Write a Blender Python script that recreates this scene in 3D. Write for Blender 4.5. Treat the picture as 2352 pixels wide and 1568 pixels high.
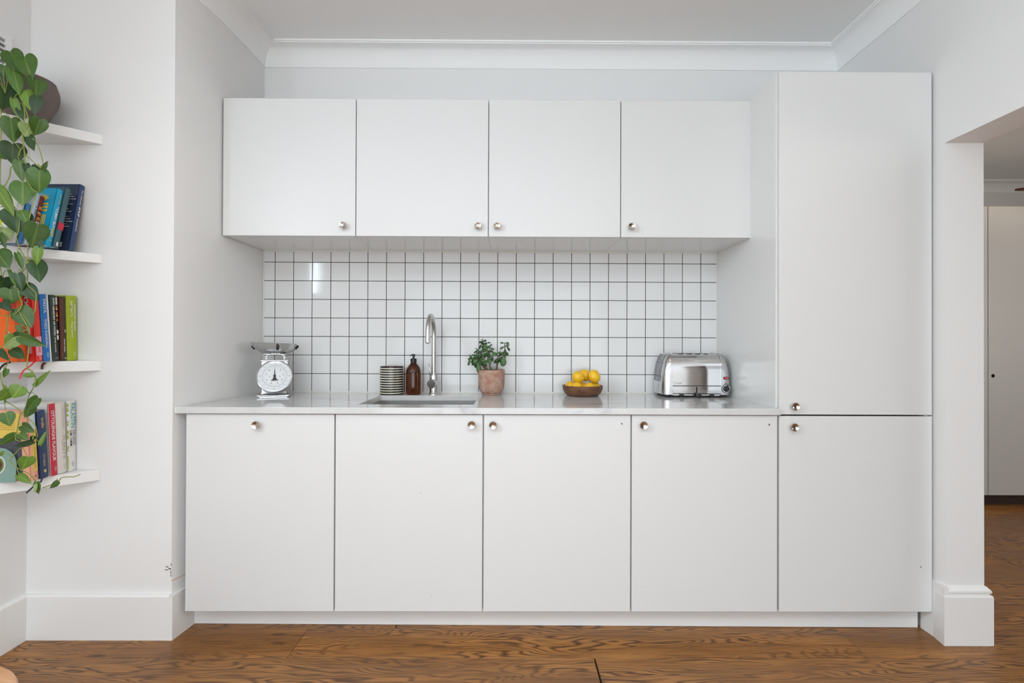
import bpy, bmesh, math, random
from mathutils import Vector, Matrix
for o in list(bpy.data.objects): bpy.data.objects.remove(o)
random.seed(11)
C = bpy.context.scene.collection
SC = bpy.context.scene
PI = math.pi

# ---------------------------------------------------------------- camera, world, lights, exposure
cam_d = bpy.data.cameras.new('camera'); cam = bpy.data.objects.new('camera', cam_d); C.objects.link(cam)
cam_d.sensor_width = 36.0; cam_d.sensor_fit = 'HORIZONTAL'; cam_d.lens = 36.0 * 1204.0 / 2352.0
cam_d.clip_start = 0.02
YAW, PITCH, ROLL = -0.005324, 0.005482, -0.003555
cy, sy, cp, sp, cr, sr = math.cos(YAW), math.sin(YAW), math.cos(PITCH), math.sin(PITCH), math.cos(ROLL), math.sin(ROLL)
RM = Matrix(((cy, -sy, 0), (sy, cy, 0), (0, 0, 1))) @ Matrix(((1, 0, 0), (0, cp, -sp), (0, sp, cp))) @ Matrix(((cr, 0, sr), (0, 1, 0), (-sr, 0, cr)))
right, fwd, up = RM.col[0], RM.col[1], RM.col[2]
M4 = Matrix.Identity(4)
for i in range(3):
    M4[i][0] = right[i]; M4[i][1] = up[i]; M4[i][2] = -fwd[i]
M4[0][3], M4[1][3], M4[2][3] = 0.0, 0.0, 1.1775
cam.matrix_world = M4
SC.camera = cam

w = bpy.data.worlds.new('sky'); SC.world = w; w.use_nodes = True
wb = w.node_tree.nodes['Background']
wb.inputs[0].default_value = (0.80, 0.90, 1.0, 1); wb.inputs[1].default_value = 1.2

CEIL = 2.728
def area(name, loc, target, sx, sz, power, col):
    l = bpy.data.lights.new(name, 'AREA'); l.shape = 'RECTANGLE'; l.size = sx; l.size_y = sz; l.energy = power; l.color = col
    o = bpy.data.objects.new(name, l); C.objects.link(o); o.location = loc
    o.rotation_euler = (Vector(target) - Vector(loc)).to_track_quat('-Z', 'Y').to_euler()
    return o
area('daylight_left_window', (-2.10, 0.11, 2.06), (0, 0.4, 2.06), 0.62, 0.98, 74, (0.75, 0.89, 1.0))
area('daylight_roof_light', (-0.2, -1.25, CEIL + 0.30), (-0.2, -1.25, 0), 2.5, 2.1, 78, (0.88, 0.95, 1.0))
area('added_rear_fill', (-0.1, -3.38, 1.33), (-0.1, 0, 1.33), 3.55, 2.6, 16, (0.86, 0.945, 1.0))  # fill light added behind the camera to even out the wall units
area('added_ceiling_fill', (-0.1, -3.42, 1.20), (-0.1, -1.6, 2.4), 3.4, 2.3, 70, (0.89, 0.95, 1.0))  # tilted-up fill, added at the rear to brighten the ceiling
area('added_next_room_fill', (5.52, 1.0, 1.5), (3.6, 3.0, 2.7), 1.4, 1.2, 44, (1.0, 0.95, 0.89))  # added fill, aimed up to lift the next room's ceiling
def spot(name, loc, power, col=(1.0, 0.84, 0.66), ang=130):
    l = bpy.data.lights.new(name, 'SPOT'); l.energy = power; l.color = col; l.spot_size = math.radians(ang); l.spot_blend = 0.6; l.shadow_soft_size = 0.035
    o = bpy.data.objects.new(name, l); C.objects.link(o); o.location = loc
    return o
MAIN_SPOTS = [(-1.0, 1.15), (0.75, 1.15), (-1.0, 0.1), (0.75, 0.1)]
for p in MAIN_SPOTS: spot('spot_light', (p[0], p[1], CEIL - 0.03), 6)
spot('spot_light', (3.619, 3.60, CEIL - 0.03), 9)

vs = SC.view_settings
SC.display_settings.display_device = 'sRGB'
vs.view_transform = 'Standard'; vs.look = 'None'; vs.gamma = 1.0; vs.use_curve_mapping = False
vs.exposure = -0.01

# ---------------------------------------------------------------- materials
MATS = {}
def mat(name, col, rough=0.5, metal=0.0, spec=0.5, coat=0.0):
    if name in MATS: return MATS[name]
    m = bpy.data.materials.new(name); m.use_nodes = True
    b = m.node_tree.nodes['Principled BSDF']
    b.inputs['Base Color'].default_value = (*col, 1); b.inputs['Roughness'].default_value = rough
    b.inputs['Metallic'].default_value = metal; b.inputs['Specular IOR Level'].default_value = spec
    b.inputs['Coat Weight'].default_value = coat
    MATS[name] = m
    return m
def srgb(r, g, b):
    f = lambda c: (c / 255) / 12.92 if c / 255 <= 0.04045 else ((c / 255 + 0.055) / 1.055) ** 2.4
    return (f(r), f(g), f(b))
def N(m, t, **kw):
    n = m.node_tree.nodes.new(t)
    for k, v in kw.items(): setattr(n, k, v)
    return n
def L(m, a, b): m.node_tree.links.new(a, b)
def bsdf(m): return m.node_tree.nodes['Principled BSDF']
def noise_bump(m, scale, strength, dist=0.002, detail=4):
    tc = N(m, 'ShaderNodeTexCoord'); n = N(m, 'ShaderNodeTexNoise'); n.inputs['Scale'].default_value = scale; n.inputs['Detail'].default_value = detail
    L(m, tc.outputs['Object'], n.inputs['Vector']); b = N(m, 'ShaderNodeBump'); b.inputs['Strength'].default_value = strength; b.inputs['Distance'].default_value = dist
    L(m, n.outputs['Fac'], b.inputs['Height']); L(m, b.outputs['Normal'], bsdf(m).inputs['Normal'])
def ramp(m, stops):
    r = N(m, 'ShaderNodeValToRGB'); e = r.color_ramp.elements
    while len(e) < len(stops): e.new(0.5)
    for i, (p, c) in enumerate(stops):
        e[i].position = p; e[i].color = (*c, 1)
    return r
def mottle(m, scale, stops, rough=None, vec=(1, 1, 1), detail=5):
    tc = N(m, 'ShaderNodeTexCoord'); mp = N(m, 'ShaderNodeMapping'); mp.inputs['Scale'].default_value = vec
    n = N(m, 'ShaderNodeTexNoise'); n.inputs['Scale'].default_value = scale; n.inputs['Detail'].default_value = detail; n.inputs['Roughness'].default_value = 0.6
    L(m, tc.outputs['Object'], mp.inputs['Vector']); L(m, mp.outputs['Vector'], n.inputs['Vector'])
    r = ramp(m, stops); L(m, n.outputs['Fac'], r.inputs['Fac']); L(m, r.outputs['Color'], bsdf(m).inputs['Base Color'])

M_WALL = mat('wall_paint', (0.80, 0.795, 0.785), 0.75, spec=0.25); noise_bump(M_WALL, 35, 0.08)
M_CEIL = mat('ceiling_paint', (0.89, 0.89, 0.88), 0.85, spec=0.2); noise_bump(M_CEIL, 18, 0.1)
M_TRIM = mat('trim_gloss', (0.82, 0.815, 0.80), 0.35, spec=0.4)
M_DOOR = mat('cabinet_white', (0.72, 0.72, 0.713), 0.33, spec=0.45)
M_BODY = mat('cabinet_body_white', (0.78, 0.775, 0.76), 0.22, spec=0.5)
M_TILE = mat('tile_glaze', (0.72, 0.72, 0.712), 0.06, spec=0.28)
M_GROUT = mat('dark_grout', (0.028, 0.026, 0.024), 0.9)
M_CAULK = mat('white_caulk', (0.74, 0.72, 0.67), 0.5)
M_SATIN = mat('satin_metal', (0.50, 0.50, 0.50), 0.24, 1.0)
M_STEEL = mat('brushed_steel', (0.62, 0.61, 0.60), 0.27, 1.0)
M_CHROME = mat('chrome', (0.63, 0.63, 0.63), 0.07, 1.0)
M_CAST = mat('polished_casting', (0.58, 0.58, 0.59), 0.16, 1.0)
M_NICKEL = mat('nickel_knob', (0.58, 0.54, 0.49), 0.18, 1.0)
M_BLACK = mat('black_plastic', (0.012, 0.012, 0.013), 0.4)
M_DARKGAP = mat('dark_gap', (0.015, 0.014, 0.013), 0.8)
M_SOIL = mat('soil', (0.03, 0.02, 0.014), 0.95); noise_bump(M_SOIL, 90, 0.8, 0.01)
M_VINE = mat('vine_green', (0.24, 0.29, 0.055), 0.5)
M_STEM = mat('succulent_stem', (0.13, 0.10, 0.05), 0.7)
M_PAGES = mat('book_pages', (0.72, 0.69, 0.62), 0.9)

def oak(name, dark, mid, light, vscale=1.0):
    m = mat(name, mid, 0.36, spec=0.45)
    tc = N(m, 'ShaderNodeTexCoord'); oi = N(m, 'ShaderNodeObjectInfo')
    mul = N(m, 'ShaderNodeVectorMath', operation='SCALE'); mul.inputs[0].default_value = (37.0, 19.0, 11.0); L(m, oi.outputs['Random'], mul.inputs['Scale'])
    add = N(m, 'ShaderNodeVectorMath', operation='ADD'); L(m, tc.outputs['Object'], add.inputs[0]); L(m, mul.outputs['Vector'], add.inputs[1])
    mp = N(m, 'ShaderNodeMapping'); mp.inputs['Scale'].default_value = (1.15 * vscale, 6.2 * vscale, 1); L(m, add.outputs['Vector'], mp.inputs['Vector'])
    n1 = N(m, 'ShaderNodeTexNoise'); n1.inputs['Scale'].default_value = 1.0; n1.inputs['Detail'].default_value = 3.0; n1.inputs['Roughness'].default_value = 0.40; n1.inputs['Distortion'].default_value = 0.15
    L(m, mp.outputs['Vector'], n1.inputs['Vector'])
    k = N(m, 'ShaderNodeMath', operation='MULTIPLY'); k.inputs[1].default_value = 230.0; L(m, n1.outputs['Fac'], k.inputs[0])
    s = N(m, 'ShaderNodeMath', operation='SINE'); L(m, k.outputs[0], s.inputs[0])
    mr = N(m, 'ShaderNodeMapRange'); mr.inputs['From Min'].default_value = -1; mr.inputs['From Max'].default_value = 1; L(m, s.outputs[0], mr.inputs['Value'])
    # fine pores
    mp2 = N(m, 'ShaderNodeMapping'); mp2.inputs['Scale'].default_value = (7, 150, 1); L(m, add.outputs['Vector'], mp2.inputs['Vector'])
    n2 = N(m, 'ShaderNodeTexNoise'); n2.inputs['Scale'].default_value = 1.0; n2.inputs['Detail'].default_value = 3; L(m, mp2.outputs['Vector'], n2.inputs['Vector'])
    # broad tone
    mp3 = N(m, 'ShaderNodeMapping'); mp3.inputs['Scale'].default_value = (1.3, 6, 1); L(m, add.outputs['Vector'], mp3.inputs['Vector'])
    n3 = N(m, 'ShaderNodeTexNoise'); n3.inputs['Scale'].default_value = 1.4; n3.inputs['Detail'].default_value = 3; L(m, mp3.outputs['Vector'], n3.inputs['Vector'])
    r1 = ramp(m, [(0.0, dark), (0.06, dark), (0.26, mid), (0.7, light)]); L(m, mr.outputs[0], r1.inputs['Fac'])
    r3 = ramp(m, [(0.32, tuple(c * 0.72 for c in mid)), (0.55, mid), (0.72, light)]); L(m, n3.outputs['Fac'], r3.inputs['Fac'])
    mx = N(m, 'ShaderNodeMix', data_type='RGBA'); 
    mp5 = N(m, 'ShaderNodeMapping'); mp5.inputs['Scale'].default_value = (0.9, 3.2, 1); mp5.inputs['Location'].default_value = (3, 7, 0); L(m, add.outputs['Vector'], mp5.inputs['Vector'])
    n5 = N(m, 'ShaderNodeTexNoise'); n5.inputs['Scale'].default_value = 1.6; n5.inputs['Detail'].default_value = 1.5; L(m, mp5.outputs['Vector'], n5.inputs['Vector'])
    mk5 = N(m, 'ShaderNodeMapRange'); mk5.inputs['From Min'].default_value = 0.38; mk5.inputs['From Max'].default_value = 0.62; mk5.inputs['To Min'].default_value = 0.08; mk5.inputs['To Max'].default_value = 0.72; L(m, n5.outputs['Fac'], mk5.inputs['Value']); L(m, mk5.outputs[0], mx.inputs['Factor'])
    L(m, r3.outputs['Color'], mx.inputs['A']); L(m, r1.outputs['Color'], mx.inputs['B'])
    r2 = ramp(m, [(0.32, (0.40, 0.34, 0.28)), (0.54, (1, 1, 1))]); L(m, n2.outputs['Fac'], r2.inputs['Fac'])
    mu = N(m, 'ShaderNodeMix', data_type='RGBA', blend_type='MULTIPLY'); mu.inputs['Factor'].default_value = 0.75; L(m, mx.outputs['Result'], mu.inputs['A']); L(m, r2.outputs['Color'], mu.inputs['B'])
    # sparse knots
    mp4 = N(m, 'ShaderNodeMapping'); mp4.inputs['Scale'].default_value = (2.2, 7.5, 1); L(m, add.outputs['Vector'], mp4.inputs['Vector'])
    vo = N(m, 'ShaderNodeTexVoronoi'); vo.inputs['Scale'].default_value = 1.0; L(m, mp4.outputs['Vector'], vo.inputs['Vector'])
    rk = ramp(m, [(0.0, (0.12, 0.09, 0.07)), (0.055, (0.35, 0.3, 0.25)), (0.10, (1, 1, 1))]); L(m, vo.outputs['Distance'], rk.inputs['Fac'])
    mk = N(m, 'ShaderNodeMix', data_type='RGBA', blend_type='MULTIPLY'); mk.inputs['Factor'].default_value = 0.8; L(m, mu.outputs['Result'], mk.inputs['A']); L(m, rk.outputs['Color'], mk.inputs['B'])
    # plank to plank variation
    va = N(m, 'ShaderNodeMapRange'); va.inputs['To Min'].default_value = 0.82; va.inputs['To Max'].default_value = 1.15; L(m, oi.outputs['Random'], va.inputs['Value'])
    hv = N(m, 'ShaderNodeHueSaturation'); L(m, va.outputs[0], hv.inputs['Value']); L(m, mk.outputs['Result'], hv.inputs['Color'])
    L(m, hv.outputs['Color'], bsdf(m).inputs['Base Color'])
    rr = N(m, 'ShaderNodeMapRange'); rr.inputs['To Min'].default_value = 0.28; rr.inputs['To Max'].default_value = 0.48; L(m, n3.outputs['Fac'], rr.inputs['Value']); L(m, rr.outputs[0], bsdf(m).inputs['Roughness'])
    bp = N(m, 'ShaderNodeBump'); bp.inputs['Strength'].default_value = 0.15; bp.inputs['Distance'].default_value = 0.001; L(m, n2.outputs['Fac'], bp.inputs['Height']); L(m, bp.outputs['Normal'], bsdf(m).inputs['Normal'])
    return m
M_OAK = oak('oak_boards', (0.070, 0.026, 0.006), (0.30, 0.122, 0.026), (0.46, 0.205, 0.048))
M_STOOL = mat('stool_beech', (0.62, 0.30, 0.12), 0.35); mottle(M_STOOL, 14, [(0.3, (0.50, 0.22, 0.095)), (0.7, (0.62, 0.36, 0.20))], vec=(1, 4, 4))
M_WALNUT = mat('walnut_bowl', (0.12, 0.05, 0.025), 0.45); mottle(M_WALNUT, 26, [(0.3, (0.085, 0.032, 0.016)), (0.7, (0.21, 0.092, 0.045))], vec=(1, 1, 3.5))
M_FANWOOD = mat('fan_blade_wood', (0.13, 0.045, 0.02), 0.6, spec=0.15); mottle(M_FANWOOD, 20, [(0.3, (0.09, 0.03, 0.014)), (0.7, (0.19, 0.07, 0.03))], vec=(1, 6, 1))
M_TERRA = mat('aged_terracotta', (0.45, 0.22, 0.15), 0.9); mottle(M_TERRA, 34, [(0.30, (0.34, 0.155, 0.10)), (0.50, (0.43, 0.25, 0.185)), (0.70, (0.48, 0.37, 0.31))])
M_POT = mat('grey_stoneware', (0.155, 0.122, 0.11), 0.75)
M_LEMON = mat('lemon_skin', (0.86, 0.50, 0.012), 0.42); mottle(M_LEMON, 30, [(0.3, (0.80, 0.40, 0.008)), (0.7, (0.88, 0.56, 0.02))]); noise_bump(M_LEMON, 420, 0.25, 0.0006, 2)

def marble():
    m = mat('white_marble', (0.8, 0.8, 0.8), 0.10, spec=0.5)
    tc = N(m, 'ShaderNodeTexCoord'); mp = N(m, 'ShaderNodeMapping'); mp.inputs['Scale'].default_value = (1, 2.4, 2.4); mp.inputs['Rotation'].default_value = (0, 0, 0.5)
    L(m, tc.outputs['Object'], mp.inputs['Vector'])
    n = N(m, 'ShaderNodeTexNoise'); n.inputs['Scale'].default_value = 2.2; n.inputs['Detail'].default_value = 8; n.inputs['Roughness'].default_value = 0.62; n.inputs['Distortion'].default_value = 0.9
    L(m, mp.outputs['Vector'], n.inputs['Vector'])
    r = ramp(m, [(0.30, (0.45, 0.45, 0.46)), (0.42, (0.62, 0.618, 0.61)), (0.60, (0.665, 0.662, 0.652)), (0.72, (0.55, 0.55, 0.55))])
    L(m, n.outputs['Fac'], r.inputs['Fac']); L(m, r.outputs['Color'], bsdf(m).inputs['Base Color'])
    return m
M_MARBLE = marble()

def amber():
    m = mat('amber_glass', (0.20, 0.048, 0.007), 0.05, spec=0.6)
    b = bsdf(m); b.inputs['Transmission Weight'].default_value = 0.88; b.inputs['IOR'].default_value = 1.45
    return m
M_AMBER = amber()
def pane():
    m = bpy.data.materials.new('window_glass'); m.use_nodes = True; nt = m.node_tree; nt.nodes.clear()
    o = nt.nodes.new('ShaderNodeOutputMaterial'); t = nt.nodes.new('ShaderNodeBsdfTransparent'); g = nt.nodes.new('ShaderNodeBsdfGlossy'); g.inputs['Roughness'].default_value = 0.02
    x = nt.nodes.new('ShaderNodeMixShader'); x.inputs[0].default_value = 0.05
    nt.links.new(t.outputs[0], x.inputs[1]); nt.links.new(g.outputs[0], x.inputs[2]); nt.links.new(x.outputs[0], o.inputs[0])
    return m
M_PANE = pane()
def leafmat(name, base, rib, edge):
    m = mat(name, base, 0.38, spec=0.4)
    tc = N(m, 'ShaderNodeTexCoord'); sx = N(m, 'ShaderNodeSeparateXYZ'); L(m, tc.outputs['Object'], sx.inputs[0])
    ab = N(m, 'ShaderNodeMath', operation='ABSOLUTE'); L(m, sx.outputs['X'], ab.inputs[0])
    r = ramp(m, [(0.0, rib), (0.012, rib), (0.05, base), (0.42, base), (0.5, edge)]); L(m, ab.outputs[0], r.inputs['Fac'])
    n = N(m, 'ShaderNodeTexNoise'); n.inputs['Scale'].default_value = 3.0; L(m, tc.outputs['Object'], n.inputs['Vector'])
    mr = N(m, 'ShaderNodeMapRange'); mr.inputs['To Min'].default_value = 0.65; mr.inputs['To Max'].default_value = 1.35; L(m, n.outputs['Fac'], mr.inputs['Value'])
    oi = N(m, 'ShaderNodeObjectInfo'); m2 = N(m, 'ShaderNodeMapRange'); m2.inputs['To Min'].default_value = 0.8; m2.inputs['To Max'].default_value = 1.25; L(m, oi.outputs['Random'], m2.inputs['Value'])
    mm = N(m, 'ShaderNodeMath', operation='MULTIPLY'); L(m, mr.outputs[0], mm.inputs[0]); L(m, m2.outputs[0], mm.inputs[1])
    h = N(m, 'ShaderNodeHueSaturation'); L(m, mm.outputs[0], h.inputs['Value']); L(m, r.outputs['Color'], h.inputs['Color']); L(m, h.outputs['Color'], bsdf(m).inputs['Base Color'])
    return m
LEAFM = [leafmat('leaf_dark', (0.024, 0.062, 0.018), (0.05, 0.10, 0.025), (0.02, 0.05, 0.014)),
         leafmat('leaf_mid', (0.052, 0.120, 0.016), (0.12, 0.19, 0.03), (0.04, 0.09, 0.012)),
         leafmat('leaf_bright', (0.12, 0.22, 0.03), (0.22, 0.31, 0.05), (0.10, 0.18, 0.025)),
         leafmat('leaf_pale', (0.22, 0.30, 0.10), (0.30, 0.37, 0.12), (0.20, 0.27, 0.08))]
SUCM = [leafmat('succulent_dark', (0.035, 0.075, 0.028), (0.04, 0.085, 0.03), (0.06, 0.06, 0.025)),
        leafmat('succulent_green', (0.062, 0.135, 0.042), (0.07, 0.15, 0.05), (0.07, 0.11, 0.035))]

# ---------------------------------------------------------------- mesh helpers
def finish(name, bm, m, parent=None, smooth=False, auto=None, loc=None):
    bmesh.ops.recalc_face_normals(bm, faces=bm.faces[:])
    me = bpy.data.meshes.new(name); bm.to_mesh(me); bm.free()
    ms = m if isinstance(m, (list, tuple)) else [m]
    for x in ms: me.materials.append(x)
    if smooth or auto is not None:
        for p in me.polygons: p.use_smooth = True
        if auto is not None: me.set_sharp_from_angle(angle=math.radians(auto))
    o = bpy.data.objects.new(name, me); C.objects.link(o)
    if parent is not None: o.parent = parent
    if loc is not None: o.location = loc
    return o
def tag(o, label, cat, group=None):
    o['label'] = label; o['category'] = cat
    if group: o['group'] = group
    return o
def thing(name, label, cat, loc=(0, 0, 0), rz=0, group=None):
    o = bpy.data.objects.new(name, None); C.objects.link(o); o.empty_display_size = 0.05
    o.location = loc; o.rotation_euler = (0, 0, rz)
    return tag(o, label, cat, group)
def struct(o): o['kind'] = 'structure'; return o
def box(bm, x0, x1, y0, y1, z0, z1, bev=0.0, mi=0):
    r = bmesh.ops.create_cube(bm, size=1.0)
    for v in r['verts']:
        v.co = Vector((x0 + (v.co.x + .5) * (x1 - x0), y0 + (v.co.y + .5) * (y1 - y0), z0 + (v.co.z + .5) * (z1 - z0)))
    fs = set(f for v in r['verts'] for f in v.link_faces)
    for f in fs: f.material_index = mi
    if bev > 0:
        es = list(set(e for f in fs for e in f.edges))
        g = bmesh.ops.bevel(bm, geom=es, offset=bev, segments=1, affect='EDGES', profile=0.5, material=-1)
    return bm
def B(): return bmesh.new()
def boxes(*bs, bev=0.0):
    bm = B()
    for b in bs: box(bm, *b, bev=bev)
    return bm
def prism(bm, pts, z0, z1, mi=0):
    lo = [bm.verts.new((x, y, z0)) for x, y in pts]; hi = [bm.verts.new((x, y, z1)) for x, y in pts]
    n = len(pts); fs = [bm.faces.new(lo[::-1]), bm.faces.new(hi)]
    for i in range(n): fs.append(bm.faces.new((lo[i], lo[(i + 1) % n], hi[(i + 1) % n], hi[i])))
    for f in fs: f.material_index = mi
    return bm
def lathe(bm, prof, seg=32, mi=None, M=None, cap=True):
    rings = []
    for r, z in prof:
        if r < 1e-6: rings.append([bm.verts.new((0, 0, z))])
        else: rings.append([bm.verts.new((r * math.cos(2 * PI * i / seg), r * math.sin(2 * PI * i / seg), z)) for i in range(seg)])
    nv = [v for r in rings for v in r]
    for k in range(len(rings) - 1):
        a, b = rings[k], rings[k + 1]
        for i in range(seg):
            j = (i + 1) % seg
            if len(a) == 1 and len(b) == 1: continue
            if len(a) == 1: f = bm.faces.new((a[0], b[j], b[i]))
            elif len(b) == 1: f = bm.faces.new((a[i], a[j], b[0]))
            else: f = bm.faces.new((a[i], a[j], b[j], b[i]))
            if mi is not None: f.material_index = mi[k]
    if cap:
        for r in (rings[0], rings[-1]):
            if len(r) > 1: bm.faces.new(r)
    if M is not None: bmesh.ops.transform(bm, matrix=M, verts=nv)
    return bm
def smooth_pts(pts, sub=4):
    P = [Vector(p) for p in pts]
    if len(P) < 3: return P
    out = []
    for i in range(len(P) - 1):
        p0 = P[max(i - 1, 0)]; p1 = P[i]; p2 = P[i + 1]; p3 = P[min(i + 2, len(P) - 1)]
        for k in range(sub):
            t = k / sub
            out.append(0.5 * ((2 * p1) + (p2 - p0) * t + (2 * p0 - 5 * p1 + 4 * p2 - p3) * t * t + (3 * p1 - p0 - 3 * p2 + p3) * t ** 3))
    out.append(P[-1]); return out
def tube(bm, pts, r, seg=8, r1=None, mi=0):
    P = [Vector(p) for p in pts]; n = len(P); rings = []
    t = (P[1] - P[0]).normalized(); ref = Vector((0, 0, 1)) if abs(t.z) < 0.9 else Vector((1, 0, 0))
    nrm = t.cross(ref).normalized()
    for i in range(n):
        t = (P[min(i + 1, n - 1)] - P[max(i - 1, 0)]).normalized()
        nrm = (nrm - t * nrm.dot(t)).normalized(); bn = t.cross(nrm)
        rr = r if r1 is None else r + (r1 - r) * i / (n - 1)
        rings.append([bm.verts.new(P[i] + (nrm * math.cos(2 * PI * k / seg) + bn * math.sin(2 * PI * k / seg)) * rr) for k in range(seg)])
    for i in range(n - 1):
        for k in range(seg):
            f = bm.faces.new((rings[i][k], rings[i][(k + 1) % seg], rings[i + 1][(k + 1) % seg], rings[i + 1][k])); f.material_index = mi
    bm.faces.new(rings[0][::-1]); bm.faces.new(rings[-1])
    return bm
def sweep(bm, path, prof, side=1):
    """profile (offset from wall, z) swept along a plan polyline with mitred corners"""
    P = [Vector((x, y)) for x, y in path]; n = len(P); rows = []
    for i in range(n):
        ds = []
        if i > 0: ds.append((P[i] - P[i - 1]).normalized())
        if i < n - 1: ds.append((P[i + 1] - P[i]).normalized())
        ns = [Vector((d.y, -d.x)) * side for d in ds]
        m = ns[0] if len(ns) == 1 else (ns[0] + ns[1]) / (1 + ns[0].dot(ns[1]))
        rows.append([bm.verts.new((P[i].x + m.x * d, P[i].y + m.y * d, z)) for d, z in prof])
    k = len(prof)
    for i in range(n - 1):
        for j in range(k): bm.faces.new((rows[i][j], rows[i][(j + 1) % k], rows[i + 1][(j + 1) % k], rows[i + 1][j]))
    bm.faces.new(rows[0]); bm.faces.new(rows[-1][::-1])
    return bm
def frame_from(xd, yd, o):
    x = Vector(xd).normalized(); y = Vector(yd).normalized(); z = x.cross(y)
    return Matrix(((x.x, y.x, z.x, o[0]), (x.y, y.y, z.y, o[1]), (x.z, y.z, z.z, o[2]), (0, 0, 0, 1)))
def text(body, parent, m, origin, xd, yd, length, height, bold=0.0, name='lettering', label=None):
    """flat printed words fitted to length x height, lower left corner at origin (parent space)"""
    cu = bpy.data.curves.new('print', 'FONT'); cu.body = body; cu.size = 1; cu.offset = bold; cu.resolution_u = 4
    t = bpy.data.objects.new('print', cu); C.objects.link(t)
    dg = bpy.context.evaluated_depsgraph_get()
    me = bpy.data.meshes.new_from_object(t.evaluated_get(dg)); bpy.data.objects.remove(t); bpy.data.curves.remove(cu)
    xs = [v.co.x for v in me.vertices]; ys = [v.co.y for v in me.vertices]
    x0, x1, y0, y1 = min(xs), max(xs), min(ys), max(ys)
    for v in me.vertices:
        v.co.x = (v.co.x - x0) / (x1 - x0) * length; v.co.y = (v.co.y - y0) / (y1 - y0) * height; v.co.z = 0
    me.name = name; me.materials.clear(); me.materials.append(m)
    o = bpy.data.objects.new(name, me); C.objects.link(o); o.parent = parent
    o.matrix_local = frame_from(xd, yd, origin)
    if label: o['label'] = label
    return o
# ---------------------------------------------------------------- setting
# floor: dark base plus every oak plank as a piece of its own
floor = struct(finish('floor', boxes((-2.06, 5.45, -3.3, 5.0, -0.06, -0.0145)), M_DARKGAP))
PW = 0.2085
pm_cache = {}
def plank_mesh(Lh):
    k = round(Lh, 2)
    if k not in pm_cache:
        bm = B(); box(bm, -k / 2 + .0006, k / 2 - .0006, -PW / 2 + .0005, PW / 2 - .0005, -0.014, 0.0, bev=0.0009)
        bmesh.ops.recalc_face_normals(bm, faces=bm.faces[:])
        me = bpy.data.meshes.new('plank'); bm.to_mesh(me); bm.free(); me.materials.append(M_OAK); pm_cache[k] = me
    return pm_cache[k]
row0 = 1.975      # a seam measured in the photograph
rnd = random.Random(3)
for r in range(-25, 15):
    yc = row0 + (r + .5) * PW
    if r == -1: cuts = [-1.95, 0.325, 2.6, 4.4, 5.45]
    elif r == 0: cuts = [-1.95, -0.826, 1.36, 3.4, 5.45]
    else:
        cuts = [-1.95]; x = -1.95 + rnd.uniform(.5, 2.1)
        while x < 5.1: cuts.append(x); x += rnd.choice([1.8, 2.0, 2.2])
        cuts.append(5.45)
    if yc > 2.32: cuts = [max(c, 1.75) for c in cuts if c > 1.75 or c == max([q for q in cuts if q <= 1.75])]
    for a, b in zip(cuts, cuts[1:]):
        if b - a < 0.05: continue
        o = bpy.data.objects.new('plank', plank_mesh(b - a)); C.objects.link(o); o.parent = floor
        o.location = ((a + b) / 2, yc, 0)

RX0, RX1, RY0, RY1 = -1.45, 1.05, -2.3, -0.2      # roof light over the room, behind the camera
struct(finish('ceiling', boxes((-2.06, RX0, -3.3, 5.0, CEIL, CEIL + .25), (RX1, 5.45, -3.3, 5.0, CEIL, CEIL + .25), (RX0, RX1, -3.3, RY0, CEIL, CEIL + .25), (RX0, RX1, RY1, 5.0, CEIL, CEIL + .25)), M_CEIL))
# walls
YB = 2.7513; YW = 2.7545
wall_back = struct(finish('wall_back', boxes((-1.40, 1.74, YW, 2.90, 0, CEIL)), M_WALL))
# the alcove side flares slightly towards its front corner
ALC = [(-1.289 - .058 * math.exp(-(y - 2.108) / .18), y) for y in [2.108 + .6465 * (k / 16) ** 1.5 for k in range(17)]]
alc = struct(finish('wall_alcove', prism(B(), [(-2.06, 2.108)] + ALC + [(-1.289, 2.9), (-2.06, 2.9)], 0, CEIL), M_WALL, auto=30))
fl = B()
for x, z, a, b in [(-1.3485, .293, .001, .004), (-1.364, .284, .005, .0012), (-1.355, .277, .004, .0014), (-1.3515, .275, .0018, .0022), (-1.3492, .262, .0008, .006), (-1.3488, .249, .0008, .004), (-1.366, .272, .007, .001)]:
    box(fl, x - a, x + a, 2.1070, 2.1081, z - b, z + b)
finish('chipped_paint', fl, M_DARKGAP, alc)['kind'] = 'stuff'
WY0, WY1, WZ0, WZ1 = -0.14, 0.36, 1.62, 2.56
struct(finish('wall_left', boxes((-2.06, -1.924, -3.3, WY0, 0, CEIL), (-2.06, -1.924, WY1, 2.108, 0, CEIL), (-2.06, -1.924, WY0, WY1, 0, WZ0), (-2.06, -1.924, WY0, WY1, WZ1, CEIL)), M_WALL))
wr = B()
prism(wr, [(1.7325, 5.0), (1.7325, 2.9), (1.732, 2.75), (1.732, 2.075), (1.888, 2.075), (1.888, 5.0)], 0, 1.986)
box(wr, 1.732, 1.888, -0.5, 5.0, 1.986, CEIL); box(wr, 1.732, 1.888, -3.3, -0.5, 0, CEIL)
struct(finish('wall_right', wr, M_WALL))
struct(finish('wall_rear', boxes((-2.06, -1.88, -3.34, -3.2, 0, CEIL), (1.68, 5.45, -3.34, -3.2, 0, CEIL), (-1.88, 1.68, -3.34, -3.2, 2.64, CEIL)), M_WALL))
YF = 4.93
struct(finish('wall_far_back', boxes((1.888, 5.45, YF, 5.02, 0, CEIL)), M_WALL))
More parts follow.
